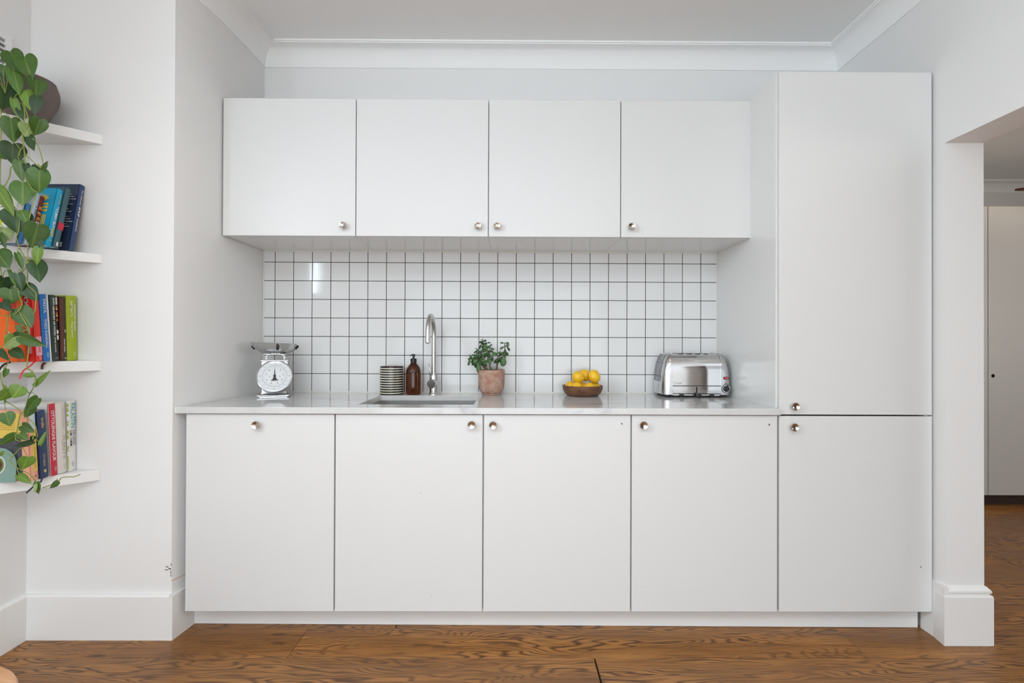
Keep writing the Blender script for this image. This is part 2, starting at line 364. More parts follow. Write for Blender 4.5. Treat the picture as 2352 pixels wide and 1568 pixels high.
struct(finish('wall_far_right', boxes((5.40, 5.50, -3.2, 0.3, 0, CEIL), (5.40, 5.50, 1.7, YF, 0, CEIL), (5.40, 5.50, 0.3, 1.7, 0, 0.9), (5.40, 5.50, 0.3, 1.7, 2.1, CEIL)), M_WALL))
# windows outside the frame: a sash on the left wall, plus openings invented for fill at the rear and in the next room
def window(name, axis, pos, a0, a1, z0, z1, na, nz, depth=.05):
    bm = B(); t = .045
    def bar(u0, u1, v0, v1):
        if axis == 'z': return box(bm, u0, u1, v0, v1, pos - depth / 2, pos + depth / 2)
        if axis == 'x': box(bm, pos - depth / 2, pos + depth / 2, u0, u1, v0, v1)
        else: box(bm, u0, u1, pos - depth / 2, pos + depth / 2, v0, v1)
    bar(a0, a0 + t, z0, z1); bar(a1 - t, a1, z0, z1); bar(a0 + t, a1 - t, z0, z0 + t); bar(a0 + t, a1 - t, z1 - t, z1)
    for i in range(1, na): u = a0 + (a1 - a0) * i / na; bar(u - .02, u + .02, z0 + t, z1 - t)
    for i in range(1, nz):
        v = z0 + (z1 - z0) * i / nz
        for k in range(na):
            u0 = a0 + (a1 - a0) * k / na + (.02 if k else t); u1 = a0 + (a1 - a0) * (k + 1) / na - (.02 if k < na - 1 else t); bar(u0, u1, v - .02, v + .02)
    f = struct(finish(name, bm, M_TRIM))
    for i in range(na):
        for j in range(nz):
            u0, u1 = a0 + (a1 - a0) * i / na + .02, a0 + (a1 - a0) * (i + 1) / na - .02; v0, v1 = z0 + (z1 - z0) * j / nz + .02, z0 + (z1 - z0) * (j + 1) / nz - .02
            p = B()
            if axis == 'z': box(p, u0, u1, v0, v1, pos - .002, pos + .002)
            elif axis == 'x': box(p, pos - .002, pos + .002, u0, u1, v0, v1)
            else: box(p, u0, u1, pos - .002, pos + .002, v0, v1)
            finish('pane', p, M_PANE, f)
window('window_1', 'x', -2.0, WY0, WY1, WZ0, WZ1, 1, 1)
window('window_2', 'z', CEIL + .22, RX0, RX1, RY0, RY1, 3, 1)
window('fill_window_next', 'x', 5.45, 0.3, 1.7, 0.9, 2.1, 2, 1)  # invented opening in front of the next-room fill

window('fill_window_rear', 'y', -3.27, -1.88, 1.68, 0.0, 2.64, 1, 1)  # invented rear glazing in front of the added fill lights
# cornices
def cove(w=.085, h=.101):
    z0 = CEIL - h
    pr = [(-.004, z0), (.005, z0), (.006, z0 + .006)]
    for i in range(9):
        a = PI - i / 8 * PI / 2
        pr.append((w + (w - .006) * math.cos(a), z0 + .008 + (h - .022) * math.sin(a)))
    return pr + [(w, CEIL - .009), (w + .007, CEIL - .009), (w + .007, CEIL + .004), (-.004, CEIL + .004)]
struct(finish('trim_1', sweep(B(), [(-1.924, -3.2), (-1.924, 2.108), *ALC[::4], (1.732, YW), (1.732, -3.2)], cove()), M_CEIL, auto=35))
struct(finish('trim_2', sweep(B(), [(1.888, -3.2), (1.888, YF), (5.40, YF), (5.40, -3.2)], cove()), M_CEIL, auto=35))
# baseboards
struct(finish('baseboard_left', sweep(B(), [(-1.924, -3.2), (-1.924, 2.108), (-1.3465, 2.108)], [(-.003, 0), (.018, 0), (.018, .171), (.015, .175), (.003, .179), (-.003, .179)]), M_TRIM, auto=25))
struct(finish('baseboard_alcove', prism(B(), [(-1.3475, 2.0895), (-1.331, 2.0895), (-1.3185, 2.214), (-1.33, 2.214), (-1.35, 2.115)], 0, .1745), M_TRIM))
struct(finish('baseboard_return', prism(B(), [(-1.350, 2.1085), (-1.3445, 2.1085), (-1.3180, 2.2135), (-1.33, 2.2135)], .1745, .226), M_TRIM))
M_OLDPAINT = mat('yellowed_edge', (0.58, 0.40, 0.24), 0.7)
struct(finish('trim_3', prism(B(), [(-1.350, 2.1085), (-1.3445, 2.1085), (-1.3180, 2.2135), (-1.33, 2.2135)], .2265, .229), M_OLDPAINT))
MOULD = [(-.003, 0), (.020, 0), (.020, .189), (.017, .195), (.011, .197), (.011, .200), (.0155, .203), (.0165, .208), (.0155, .213), (.010, .219), (.004, .2265), (-.003, .2265)]
struct(finish('baseboard_right', sweep(B(), [(1.7325, 2.0745), (1.888, 2.0745), (1.888, 3.7)], MOULD), M_TRIM, auto=25))
bi = B(); prism(bi, [(1.734, 2.0548), (1.7125, 2.0548), (1.7238, 2.122), (1.7238, 2.19), (1.734, 2.19)], 0, .190)
prism(bi, [(1.734, 2.060), (1.7170, 2.060), (1.7245, 2.122), (1.7245, 2.19), (1.734, 2.19)], .190, .2265)
struct(finish('baseboard_corner', bi, M_TRIM))

# backsplash: every tile is a piece of the back wall
finish('grout_bed', boxes((-1.2885, 1.0925, YB + .0012, YW, .922, 1.664)), M_GROUT, wall_back)
TP, TX, TZ, G = .0972, -1.2282, 1.604, .0030
xs = [-1.2885] + [TX + i * TP for i in range(24)] + [1.0925]
zs = [1.0208 - TP + .0042] + [TZ - j * TP for j in range(6, -1, -1)] + [1.6585]
tcache = {}
def tile_mesh(wd, ht):
    k = (round(wd, 3), round(ht, 3))
    if k not in tcache:
        bm = B(); a, b, v = wd / 2, ht / 2, .0011
        pts0 = [(-a, -b), (a, -b), (a, b), (-a, b)]; pts1 = [(-a + v, -b + v), (a - v, -b + v), (a - v, b - v), (-a + v, b - v)]
        r0 = [bm.verts.new((x, .0028, z)) for x, z in pts0]; r1 = [bm.verts.new((x, .0009, z)) for x, z in pts0]; r2 = [bm.verts.new((x, 0, z)) for x, z in pts1]
        for p, q in ((r0, r1), (r1, r2)):
            for i in range(4): bm.faces.new((p[i], p[(i + 1) % 4], q[(i + 1) % 4], q[i]))
        bm.faces.new(r2)
        bmesh.ops.recalc_face_normals(bm, faces=bm.faces[:])
        me = bpy.data.meshes.new('tile'); bm.to_mesh(me); bm.free(); me.materials.append(M_TILE); tcache[k] = me
    return tcache[k]
rt = random.Random(8)
for i in range(25):
    for j in range(8):
        x0, x1 = xs[i] + (G / 2 if i else .001), xs[i + 1] - (G / 2 if i < 24 else .001)
        z0, z1 = zs[j] + (G / 2 if j else 0), zs[j + 1] - (G / 2 if j < 7 else 0)
        o = bpy.data.objects.new('tile', tile_mesh(x1 - x0, z1 - z0)); C.objects.link(o); o.parent = wall_back
        o.location = ((x0 + x1) / 2, YB, (z0 + z1) / 2); o.rotation_euler = (rt.gauss(0, .0032), 0, rt.gauss(0, .0032))
struct(finish('trim_4', boxes((-1.289, 1.0925, YB - .0035, YB + .002, .9217, .9285), (-1.289, 1.0925, YB - .002, YB + .002, 1.6585, 1.6644), (-1.2895, -1.2845, YB - .003, YB + .002, .9285, 1.6585), (1.0885, 1.0933, YB - .003, YB + .002, .9285, 1.6585)), M_CAULK))

# ceiling lights
M_GLOW = bpy.data.materials.new('lamp_glow'); M_GLOW.use_nodes = True
bb = bsdf(M_GLOW); bb.inputs['Base Color'].default_value = (1, .9, .75, 1); bb.inputs['Emission Color'].default_value = (1.0, .86, .66, 1); bb.inputs['Emission Strength'].default_value = 9.0
def downlight(x, y, label):
    t = thing('ceiling_light', label, 'ceiling light', (x, y, CEIL), group='recessed ceiling spotlights')
    finish('rim', lathe(B(), [(.030, -.001), (.043, -.001), (.043, -.006), (.032, -.009), (.030, -.004)], 24, cap=False), M_CHROME, t, smooth=True)
    finish('lens', lathe(B(), [(.0305, -.0065), (.0305, -.003), (0, -.003)], 24, cap=True), M_GLOW, t)
for p, q in zip(MAIN_SPOTS, ['nearer the wall units, on the left', 'nearer the wall units, on the right', 'beside the roof light, on the left', 'beside the roof light, on the right']): downlight(p[0], p[1], 'recessed kitchen ceiling spotlight ' + q)
downlight(3.619, 3.60, 'small glowing ceiling spotlight in the room through the doorway')
# ---------------------------------------------------------------- kitchen units
YD, YWC = 2.1263, 2.3699
kp = [(.0075, 0), (.0075, .003), (.0055, .006), (.0055, .012), (.0135, .018), (.0165, .0215), (.0165, .0245), (.0150, .0262), (.0132, .0258), (.008, .0225), (0, .0212)]
kb = lathe(B(), kp, 28, M=Matrix.Rotation(PI / 2, 4, 'X'))
bmesh.ops.recalc_face_normals(kb, faces=kb.faces[:])
KME = bpy.data.meshes.new('knob'); kb.to_mesh(KME); kb.free(); KME.materials.append(M_NICKEL)
for p in KME.polygons: p.use_smooth = True
KME.set_sharp_from_angle(angle=math.radians(50))
def knob(door, x, z, yfront):
    o = bpy.data.objects.new('knob', KME); C.objects.link(o); o.parent = door; o.location = (x, yfront, z); o['label'] = 'round brushed nickel knob'
def carcass(x0, x1, y0, y1, z0, z1, top=True, t=.018):
    bs = [(x0, x0 + t, y0, y1, z0, z1), (x1 - t, x1, y0, y1, z0, z1), (x0 + t, x1 - t, y0, y1, z0, z0 + t), (x0 + t, x1 - t, y1 - .006, y1, z0 + t, z1)]
    if top: bs.append((x0 + t, x1 - t, y0, y1 - .006, z1 - t, z1))
    return boxes(*bs)
def door_mesh(w, h):
    bm = B(); box(bm, 0, w, 0, .019, 0, h, bev=.0013); return bm
def unit(name, label, cat, group, x0, x1, ydoor, z0, z1, doors, depth_to, top=True, marks=()):
    t = thing(name, label, cat, (x0, ydoor, z0), group=group)
    finish('body', carcass(max(.0004, -1.2872 - x0), x1 - x0 - .0004, .0205, depth_to - ydoor, 0, z1 - z0, top), M_BODY, t)
    ds = []
    for (dx0, dx1, dz0, dz1, kx, kz) in doors:
        dr = finish('door', door_mesh(dx1 - dx0, dz1 - dz0), M_DOOR, t, loc=(dx0 - x0, 0, dz0 - z0)); ds.append((dr, dx0, dz0))
        knob(dr, kx - dx0, kz - dz0, 0)
    for k, mx, mz, s in marks:
        dr, dx0, dz0 = ds[k]
        finish('chip', lathe(B(), [(s, 0), (s * .6, .0004), (0, .0004)], 7, M=Matrix.Translation((mx - dx0, 0.0001, mz - dz0)) @ Matrix.Rotation(PI / 2, 4, 'X') @ Matrix.Rotation(.5, 4, 'Z') @ Matrix.Diagonal((.7, 1.5, 1, 1))), M_DARKGAP, dr)['label'] = 'tiny dark chip in the paint'
    return t
WZ0c, WZ1c = 1.6645, 2.2865
labs = ['white wall cupboard next to the left alcove wall, knob at its lower right', 'white wall cupboard second from the left, above the soap bottle and tap', 'white wall cupboard third from the left, knob at its lower left above the potted succulent', 'white wall cupboard nearest the tall cupboard, above the lemons and toaster']
kx = [-.741, -.141, -.056, .544]
for i in range(4):
    a = -1.2952 + i * .5995; b = a + .5995
    unit('wall_cabinet', labs[i], 'cabinet', 'row of white wall cupboards', a, b, YWC, WZ0c, WZ1c, [(a + (.0018 if i else 0), b - .0018 if i < 3 else b - .001, WZ0c, WZ1c, kx[i] * 1.0105, 1.7055 + .003)], YB - .001)
ZB, ZT = .097, .8921
labs = ['white base unit at the left end with a knob at its top centre', 'white base cupboard under the sink, second from the left', 'white base cupboard in the middle below the potted succulent', 'white base cupboard beside the tall cupboard, below the lemons']
kx = [-1.002, -.148, -.063, .536]; kz = [.853, .856, .855, .857]
mk = [[], [(0, -.356, .575, .0016), (0, -.312, .162, .0014)], [(0, .458, .857, .0036)], [(0, 1.058, .855, .004), (0, .542, .198, .0014)]]
for i in range(4):
    a = -1.3036 + i * .6; b = a + .6 - (.003 if i == 3 else 0)
    unit('base_cabinet', labs[i], 'cabinet', 'row of white base units', a, b, YD, ZB, ZT, [(a + (.0028 if i else 0), b - .0028, ZB, ZT, kx[i] * 1.012, kz[i] - .0035)], YB - .001, top=False, marks=mk[i])
XS = 1.0935
unit('tall_cabinet', 'tall white cupboard with one long door above a short one', 'cabinet', None, XS, 1.7215, YD, ZB, 2.294,
     [(1.0995, 1.7225, .8962, 2.294, 1.1535, .931), (1.0995, 1.7225, ZB, .8902, 1.150, .8475)], YB - .001, marks=[(1, 1.676, .279, .003), (1, 1.441, .413, .0012)])
pl = finish('plinth', prism(B(), [(-1.3260, 2.216), (1.7115, 2.1885), (1.7115, 2.204), (-1.3260, 2.2315)], 0.001, .0955), M_TRIM)
tag(pl, 'long white plinth board under the base units along the floor', 'plinth')

# worktop with a sink cut-out
ZW0, ZW1 = .8955, .9215
SX0, SX1, SY0, SY1 = -.640, -.150, 2.229, 2.612
def slab_with_hole(outer, hole, z0, z1, bev=.0016):
    bm = B()
    def loop(pts): vs_ = [bm.verts.new((x, y, z1)) for x, y in pts]; return [bm.edges.new((vs_[i], vs_[(i + 1) % len(vs_)])) for i in range(len(vs_))]
    es = loop(outer) + loop(hole)
    bmesh.ops.triangle_fill(bm, use_beauty=True, edges=es)
    g = bmesh.ops.extrude_face_region(bm, geom=bm.faces[:])
    for v in g['geom']:
        if isinstance(v, bmesh.types.BMVert): v.co.z = z0
    bmesh.ops.recalc_face_normals(bm, faces=bm.faces[:])
    if bev:
        sharp = [e for e in bm.edges if len(e.link_faces) == 2 and e.calc_face_angle(0) > 1.0 and abs(e.verts[0].co.z - e.verts[1].co.z) < 1e-6]
        bmesh.ops.bevel(bm, geom=sharp, offset=bev, segments=2, affect='EDGES', profile=.5)
    return bm
wt = finish('worktop', slab_with_hole([(-1.3325, 2.112), (1.098, 2.112), (1.098, 2.1245), (1.0928, 2.1245), (1.0928, YB - .0015), (-1.2895, YB - .0015), (-1.3, 2.335), (-1.3195, 2.19)],
                                      [(SX0, SY0), (SX0, SY1), (SX1, SY1), (SX1, SY0)], ZW0, ZW1), M_MARBLE)
tag(wt, 'white marble worktop with soft grey veins over the base units', 'worktop')
tag(finish('sealant_bead', prism(B(), [(-1.3425, 2.113), (-1.3335, 2.113), (-1.3215, 2.192), (-1.3238, 2.193)], .8965, .921), M_CAULK), 'narrow cream sealant strip between worktop end and left wall', 'sealant')

# undermount sink
s = thing('sink', 'sunken stainless steel sink in the marble worktop', 'sink', (0, 0, 0))
sb = B(); d = .19; zt_ = ZW0 - .0008; zb_ = zt_ - d; a, b, c, e = SX0 - .003, SX1 + .003, SY0 - .003, SY1 + .003
box(sb, a - .002, a, c, e, zb_, zt_); box(sb, b, b + .002, c, e, zb_, zt_); box(sb, a - .002, b + .002, c - .002, c, zb_, zt_); box(sb, a - .002, b + .002, e, e + .002, zb_, zt_); box(sb, a - .002, b + .002, c - .002, e + .002, zb_ - .002, zb_)
finish('basin', sb, M_STEEL, s)
finish('drain', lathe(B(), [(.045, 0), (.045, .003), (.036, .004), (.034, .001), (0, .001)], 24, M=Matrix.Translation(((a + b) / 2, (c + e) / 2, zb_))), M_CHROME, s, smooth=True)
finish('overflow', lathe(B(), [(.006, 0), (.006, .002), (0, .002)], 12, M=Matrix.Translation((-.56, e - .0002, zb_ + .15)) @ Matrix.Rotation(PI / 2, 4, 'X')), M_DARKGAP, s)

# tap
TXP, TYP = -.3855, 2.685
t = thing('tap', 'brushed steel swan-neck mixer tap behind the sink', 'tap', (TXP, TYP, ZW1))
finish('base', lathe(B(), [(.0265, 0), (.0265, .004), (.0245, .006), (.0205, .0065), (.0205, .098), (.0185, .101), (.0125, .102)], 32, cap=True), M_STEEL, t, auto=40)
rad = .095; zc = .300
pts = [(0, 0, .10), (0, 0, .16), (0, 0, .22), (0, 0, zc - .012)] + [(-.002 * k / 16, -rad + rad * math.cos(PI * k / 16), zc + rad * math.sin(PI * k / 16)) for k in range(17)] + [(-.002, -2 * rad, zc - .014)]
finish('spout', tube(B(), pts, .0117, 20), M_STEEL, t, auto=60)
finish('aerator', lathe(B(), [(.0118, .0), (.0122, -.001), (.0122, -.024), (.0105, -.026), (.006, -.028), (0, -.031)], 24, M=Matrix.Translation((-.002, -2 * rad, zc - .013))), M_STEEL, t, auto=40)
hb = B(); lathe(hb, [(.0218, -.024), (.0225, .0), (.0225, .018), (.0212, .0205), (0, .0205)], 32, M=Matrix.Translation((-.004, -.014, .056)) @ Matrix.Rotation(math.radians(97), 4, 'X') @ Matrix.Rotation(math.radians(-14), 4, 'Y'))
kn = finish('lever_knob', hb, M_STEEL, t, auto=40)
finish('lever', tube(B(), [(-.010, -.020, .074), (-.0155, -.028, .11), (-.0185, -.034, .158)], .0034, 10, r1=.0026), M_STEEL, kn, smooth=True)

# soap bottle
t = thing('soap_bottle', 'brown glass pump bottle beside the striped jar', 'bottle', (-.4865, 2.672, ZW1))
finish('bottle', lathe(B(), [(.034, 0), (.0375, .004), (.0378, .012), (.0378, .108), (.0365, .122), (.031, .138), (.022, .150), (.0155, .157), (.0135, .161), (.0135, .166), (0, .166)], 40), M_AMBER, t, auto=45)
finish('collar', lathe(B(), [(.0138, .160), (.0155, .161), (.0155, .180), (.0140, .182), (.008, .1825), (.008, .183), (0, .183)], 32), M_BLACK, t, auto=35)
pb = lathe(B(), [(.0055, .181), (.0055, .193), (.0078, .194), (.0078, .2035), (.0065, .205), (0, .205)], 24)
tube(pb, [(0, 0, .200), (-.010, -.003, .2005), (-.0185, -.0055, .1965)], .0038, 10, r1=.0028)
finish('pump', pb, M_BLACK, t, auto=40)

# striped jar
M_CREAM = mat('cream_glaze', (0.72, 0.67, 0.52), 0.25); M_JBLACK = mat('black_glaze', (0.012, 0.012, 0.016), 0.25); M_JIN = mat('brick_red_inside', (0.30, 0.075, 0.045), 0.5)
t = thing('striped_jar', 'black and cream striped ceramic jar left of the soap bottle', 'jar', (-.598, 2.676, ZW1))
R_ = .0592; prof = [(.054, 0), (.0575, 0)]; mi = [0]
z = 0.0
for k in range(12):
    prof += [(R_ - .0008, z + .0004), (R_ - .0008, z + .0065)]; mi += [0, 0]
    if k < 11: prof += [(R_ + .0004, z + .0070), (R_ + .0004, z + .0118)]; mi += [1, 1]
    z += .01235
H_ = z - .0055
prof += [(R_ - .003, H_), (R_ - .006, H_ - .001)]; mi += [0, 0]
prof += [(R_ - .0065, .006), (0, .006)]; mi += [2, 2]
finish('body', lathe(B(), prof, 48, mi=mi, cap=True), [M_JBLACK, M_CREAM, M_JIN], t, auto=40)

# bowl and lemons
BX, BY = .369, 2.632
t = thing('wooden_bowl', 'shallow dark wooden bowl full of lemons', 'bowl', (BX, BY, ZW1))
finish('bowl', lathe(B(), [(0, 0), (.070, 0), (.078, .003), (.090, .014), (.0985, .030), (.1015, .050), (.0985, .0525), (.0955, .050), (.092, .030), (.083, .015), (.070, .008), (0, .007)], 56), M_WALNUT, t, auto=50)
def lemon_mesh(Lh, Rr, seed):
    rn = random.Random(seed); n = 16; prof = []
    for k in range(n + 1):
        u = -1 + 2 * k / n
        r = Rr * math.sqrt(max(0, 1 - abs(u) ** 2.15)) ; x = u * Lh * .84
        if k == n - 1: r = Rr * .40
        if u > .80: r = Rr * (.44 - 1.2 * (u - .8)); x = Lh * (.67 + 1.5 * (u - .8))
        if u < -.9: x = -Lh * .80 - (abs(u) - .9) * Lh * .6
        prof.append((max(r, 0) if 0 < k < n else 0, x))
    return lathe(B(), prof, 20)
LEM = [((.342, 2.600, 1.0160), (1, -.55, -.28), .036, .0292, 'lemon on the left of the top of the heap, nipple pointing right'),
       ((.425, 2.615, 1.0190), (.35, -.35, -1), .041, .0292, 'large upright lemon on the top right of the heap, nipple down'),
       ((.387, 2.664, 1.0220), (-.75, -.1, .75), .038, .028, 'lemon at the back of the top, nipple pointing up left'),
       ((.3105, 2.640, .9655), (-.6, .8, .1), .034, .029, 'leftmost lemon lying against the left rim of the bowl'),
       ((.334, 2.583, .9640), (.3, -1, .05), .034, .029, 'lemon in front at the left, below the top left lemon'),
       ((.373, 2.638, .9610), (.2, 1, 0), .034, .027, 'half-hidden lemon in the middle of the bowl behind two others'),
       ((.396, 2.585, .9620), (.5, -.8, .1), .033, .028, 'lemon in front at the right, just right of the bowl centre'),
       ((.4315, 2.643, .9640), (.5, .8, -.05), .033, .0275, 'rightmost lemon by the right rim under the upright lemon')]
for i, (p, dr, lh, rr, lb) in enumerate(LEM):
    M = Vector(dr).normalized().to_track_quat('Z', 'Y').to_matrix().to_4x4()
    o = finish('lemon', lemon_mesh(lh, rr, i), M_LEMON, smooth=True); o.matrix_world = Matrix.Translation(p) @ M
    tag(o, lb, 'lemon', 'lemons in the wooden bowl')

# toaster
TX0, TY0 = .9160, 2.645; A_, D_, H_ = .168, .098, .212; XM = .116
t = thing('toaster', 'shiny chrome four-slot toaster with a black dial on the right', 'toaster', (TX0, TY0, ZW1), rz=math.radians(-1.5))
ZF = .014
def tprof(n=40):
    out = []
    zs_ = .10; rs = (.095, .108)    # front up, over the shoulder, flat top
    out.append((-D_, 0)); out.append((-D_, .05)); out.append((-D_, zs_ - .01))
    for k in range(15):
        a = PI - k / 14 * PI / 2
        y = -D_ + .060 + .060 * math.copysign(abs(math.cos(a)) ** .85, math.cos(a)); z = zs_ + (H_ - zs_ - ZF) * abs(math.sin(a)) ** .85
        out.append((y, z))
    return out + [(-y, z) for y, z in out[::-1]]
TPF = tprof()
mb = B(); rows = [[mb.verts.new((x, y, z + ZF)) for y, z in TPF] for x in (-XM, -XM / 2, 0, XM / 2, XM)]
for i in range(4):
    for j in range(len(TPF) - 1): mb.faces.new((rows[i][j], rows[i][j + 1], rows[i + 1][j + 1], rows[i + 1][j]))
for r in rows[:1] + rows[-1:]: mb.faces.new(r)
finish('body', mb, M_CHROME, t, auto=50)
def cap(sign, nm, mtl):
    bm = B(); rws = []; K = 12; E0 = .003
    rws.append([bm.verts.new((sign * XM, y * 1.0, z * 1.0 + ZF)) for y, z in TPF])
    for k in range(K + 1):
        u = math.sin(k / K * PI / 2); 
        if k == K: u = .9995
        x = sign * (XM + .0002 + (A_ - XM) * u)
        sz = (1 - u ** 2.5) ** (1 / 2.5); sy = (1 - u ** 5.0) ** (1 / 5.0)
        g = 1.022
        rws.append([bm.verts.new((x, y * g * sy, z * g * sz + ZF * (1 - .0 * u))) for y, z in TPF])
    for i in range(len(rws) - 1):
        for j in range(len(TPF) - 1): bm.faces.new((rws[i][j], rws[i][j + 1], rws[i + 1][j + 1], rws[i + 1][j]))
    bm.faces.new(rws[0]); bm.faces.new(rws[-1])
    bmesh.ops.holes_fill(bm, edges=[e for e in bm.edges if e.is_boundary])
    return finish(nm, bm, mtl, t, auto=50)
cap(-1, 'end_panel', M_CAST); cap(1, 'end_panel', M_CAST)
def capx(u): return XM + (A_ - XM) * u
# grooves on the end faces
for sgn in (-1, 1):
    for k in range(5):
        yy = -.052 + k * .026; pts = []
        for q in range(11):
            u = .35 + .63 * (q / 10) ** .6
            z = (H_ - ZF) * 1.022 * (1 - u ** 2.5) ** (1 / 2.5) + ZF
            if z > .055: pts.append((sgn * (capx(u) + .0004), yy, z))
        finish('groove', tube(B(), smooth_pts(pts, 3), .0016, 6), mat('groove_shadow', (.10, .10, .11), .4, .6), t)
    if sgn == -1:
        z = .168; u = (1 - ((z - ZF) / ((H_ - ZF) * 1.022)) ** 2.5) ** (1 / 2.5)
        finish('seam', tube(B(), [(-(capx(u)), -.062, z), (-(capx(u)), .062, z)], .0012, 6), mat('groove_shadow', (.10, .10, .11), .4, .6), t)
for k in range(4):
    x = -.075 + k * .0415
    finish('slot', boxes((x, x + .024, -.052, .060, H_ - .006, H_ + .0006)), M_DARKGAP, t)['label'] = 'dark bread slot'
    bw = B()
    for q in range(6): tube(bw, [(x + .001, -.034 + q * .018, H_ + .0014), (x + .023, -.034 + q * .018, H_ + .0014)], .0009, 5)
    finish('guard_wires', bw, M_CHROME, t)
finish('seam', boxes((-XM, XM, -D_ - .0008, -D_ + .002, .0555, .0590)), M_DARKGAP, t)
finish('crumb_panel', boxes((-XM + .001, -.003, -D_ - .002, -D_ + .002, .0215, .0535), (.003, XM - .001, -D_ - .002, -D_ + .002, .0215, .0535), bev=.0008), M_CHROME, t)
finish('lever_slot', boxes((-.003, .003, -D_ - .001, -D_ + .002, .024, .053)), M_DARKGAP, t)
lv = finish('lever', tube(B(), [(0, -D_ + .004, .024), (.001, -D_ - .012, .016), (.002, -D_ - .020, .013)], .0025, 8), M_CHROME, t)
finish('lever_knob', lathe(B(), [(.008, 0), (.0118, .004), (.0118, .012), (.008, .016), (0, .017)], 20, M=Matrix.Translation((.002, -D_ - .016, .0125)) @ Matrix.Rotation(PI / 2, 4, 'X')), M_BLACK, lv, auto=40)
finish('tray', boxes((-XM + .003, XM - .003, -D_ + .004, D_ - .004, .0095, .0155)), M_STEEL, t)
finish('seam', boxes((-XM, XM, -D_ - .0004, -D_ + .004, .0165, .0200)), M_DARKGAP, t)
for x in (-.074, .072): finish('tray_handle', lathe(B(), [(.0095, 0), (.0095, .010), (.007, .012), (0, .012)], 14, M=Matrix.Translation((x, -D_ + .003, .0125)) @ Matrix.Rotation(PI / 2, 4, 'X') @ Matrix.Diagonal((1.1, .8, 1, 1))), M_BLACK, t)
for x in (-.135, .125):
    for y in (-.078, .078): finish('foot', lathe(B(), [(.0085, 0), (.0095, .002), (.0095, .016), (0, .016)], 16, M=Matrix.Translation((x, y, 0))), M_BLACK, t, auto=40)
# control side of the right end panel
fx = .1425
def fy(x, z):
    u = (x - XM) / (A_ - XM); sz = (1 - u ** 2.5) ** .4; sy = (1 - u ** 5) ** .2; return -D_ * 1.022 * sy
sw = finish('switch', boxes((fx - .015, fx + .012, fy(fx, .1) - .0025, fy(fx, .1) + .006, .089, .1015), bev=.001), M_BLACK, t)
finish('switch_lamp', boxes((fx - .0125, fx + .0095, fy(fx, .1) - .0042, fy(fx, .1), .0912, .0993), bev=.001), mat('red_switch', (.55, .015, .02), .25), sw)
text('I', sw, mat('white_print', (.8, .8, .8), .6), (fx - .004, fy(fx, .1) - .0044, .0933), (1, 0, 0), (0, 0, 1), .0012, .004)
text('O', sw, mat('white_print', (.8, .8, .8), .6), (fx + .002, fy(fx, .1) - .0044, .0933), (1, 0, 0), (0, 0, 1), .004, .004)
dm = Matrix.Translation((fx - .002, fy(fx, .04) - .0005, .0445)) @ Matrix.Rotation(PI / 2, 4, 'X')
dl = finish('dial', lathe(B(), [(.0215, -.003), (.0215, .002), (.020, .0035), (.0145, .0035), (.0145, .004), (0, .004)], 36, M=dm), M_BLACK, t, auto=40)
arc = B(); ro, ri = .0188, .0158; n = 30
vo = [[arc.verts.new(dm @ Vector((r * math.cos(a), r * math.sin(a), .0038))) for r in (ri, ro)] for a in [math.radians(80 + 330 * k / n) for k in range(n + 1)]]
for k in range(n): arc.faces.new((vo[k][0], vo[k][1], vo[k + 1][1], vo[k + 1][0]))
finish('dial_scale', arc, mat('white_print', (.8, .8, .8), .6), dl)
kb_ = B(); lathe(kb_, [(.0140, .004), (.0135, .013), (.012, .0145), (0, .0145)], 28, M=dm); box(kb_, fx - .005, fx + .001, fy(fx, .04) - .019, fy(fx, .04) - .012, .0325, .0565, bev=.001)
finish('dial_knob', kb_, M_BLACK, dl, auto=40)
finish('dial_marker', lathe(B(), [(.0028, 0), (.0028, .001), (0, .001)], 12, M=Matrix.Translation((fx - .003, fy(fx, .07) - .0002, .0700)) @ Matrix.Rotation(PI / 2, 4, 'X')), M_BLACK, t)
text('Dualit', t, mat('engraved_grey', (.42, .41, .40), .3, .9), (-.110, -D_ - .0007, .0655), (1, 0, 0), (0, 0, 1), .040, .0105)

# kitchen scale
SXc, SYc = -1.140, 2.560
t = thing('kitchen_scale', 'steel kitchen scale with a round white dial and a pan on top', 'scale', (SXc, SYc, ZW1), rz=math.radians(17))
base = B(); box(base, -.072, .072, -.066, .060, .003, .013, bev=.003); box(base, -.062, .062, -.058, .052, 0, .003)
box(base, -.022, .022, -.068, -.060, .003, .011, bev=.002)
finish('base', base, M_SATIN, t)
hs = B()
def ring4(pts): return [hs.verts.new(p) for p in pts]
r0 = ring4([(-.058, -.050, .013), (.058, -.050, .013), (.058, .050, .013), (-.058, .050, .013)]); r1 = ring4([(-.052, -.044, .024), (.052, -.044, .024), (.052, .046, .024), (-.052, .046, .024)]); r2 = ring4([(-.058, -.018, .172), (.058, -.018, .172), (.058, .046, .172), (-.058, .046, .172)])
for p, q in ((r0, r1), (r1, r2)):
    for i in range(4): hs.faces.new((p[i], p[(i + 1) % 4], q[(i + 1) % 4], q[i]))
hs.faces.new(r2); hs.faces.new(r0[::-1])
bmesh.ops.bevel(hs, geom=hs.edges[:], offset=.003, segments=2, affect='EDGES')
finish('housing', hs, M_SATIN, t, auto=40)
finish('top_plate', boxes((-.062, .062, -.022, .050, .1722, .1758), bev=.001), M_CHROME, t)
TILT = math.radians(90 - 23)
dm = Matrix.Translation((.004, -.040, .0985)) @ Matrix.Rotation(TILT, 4, 'X')
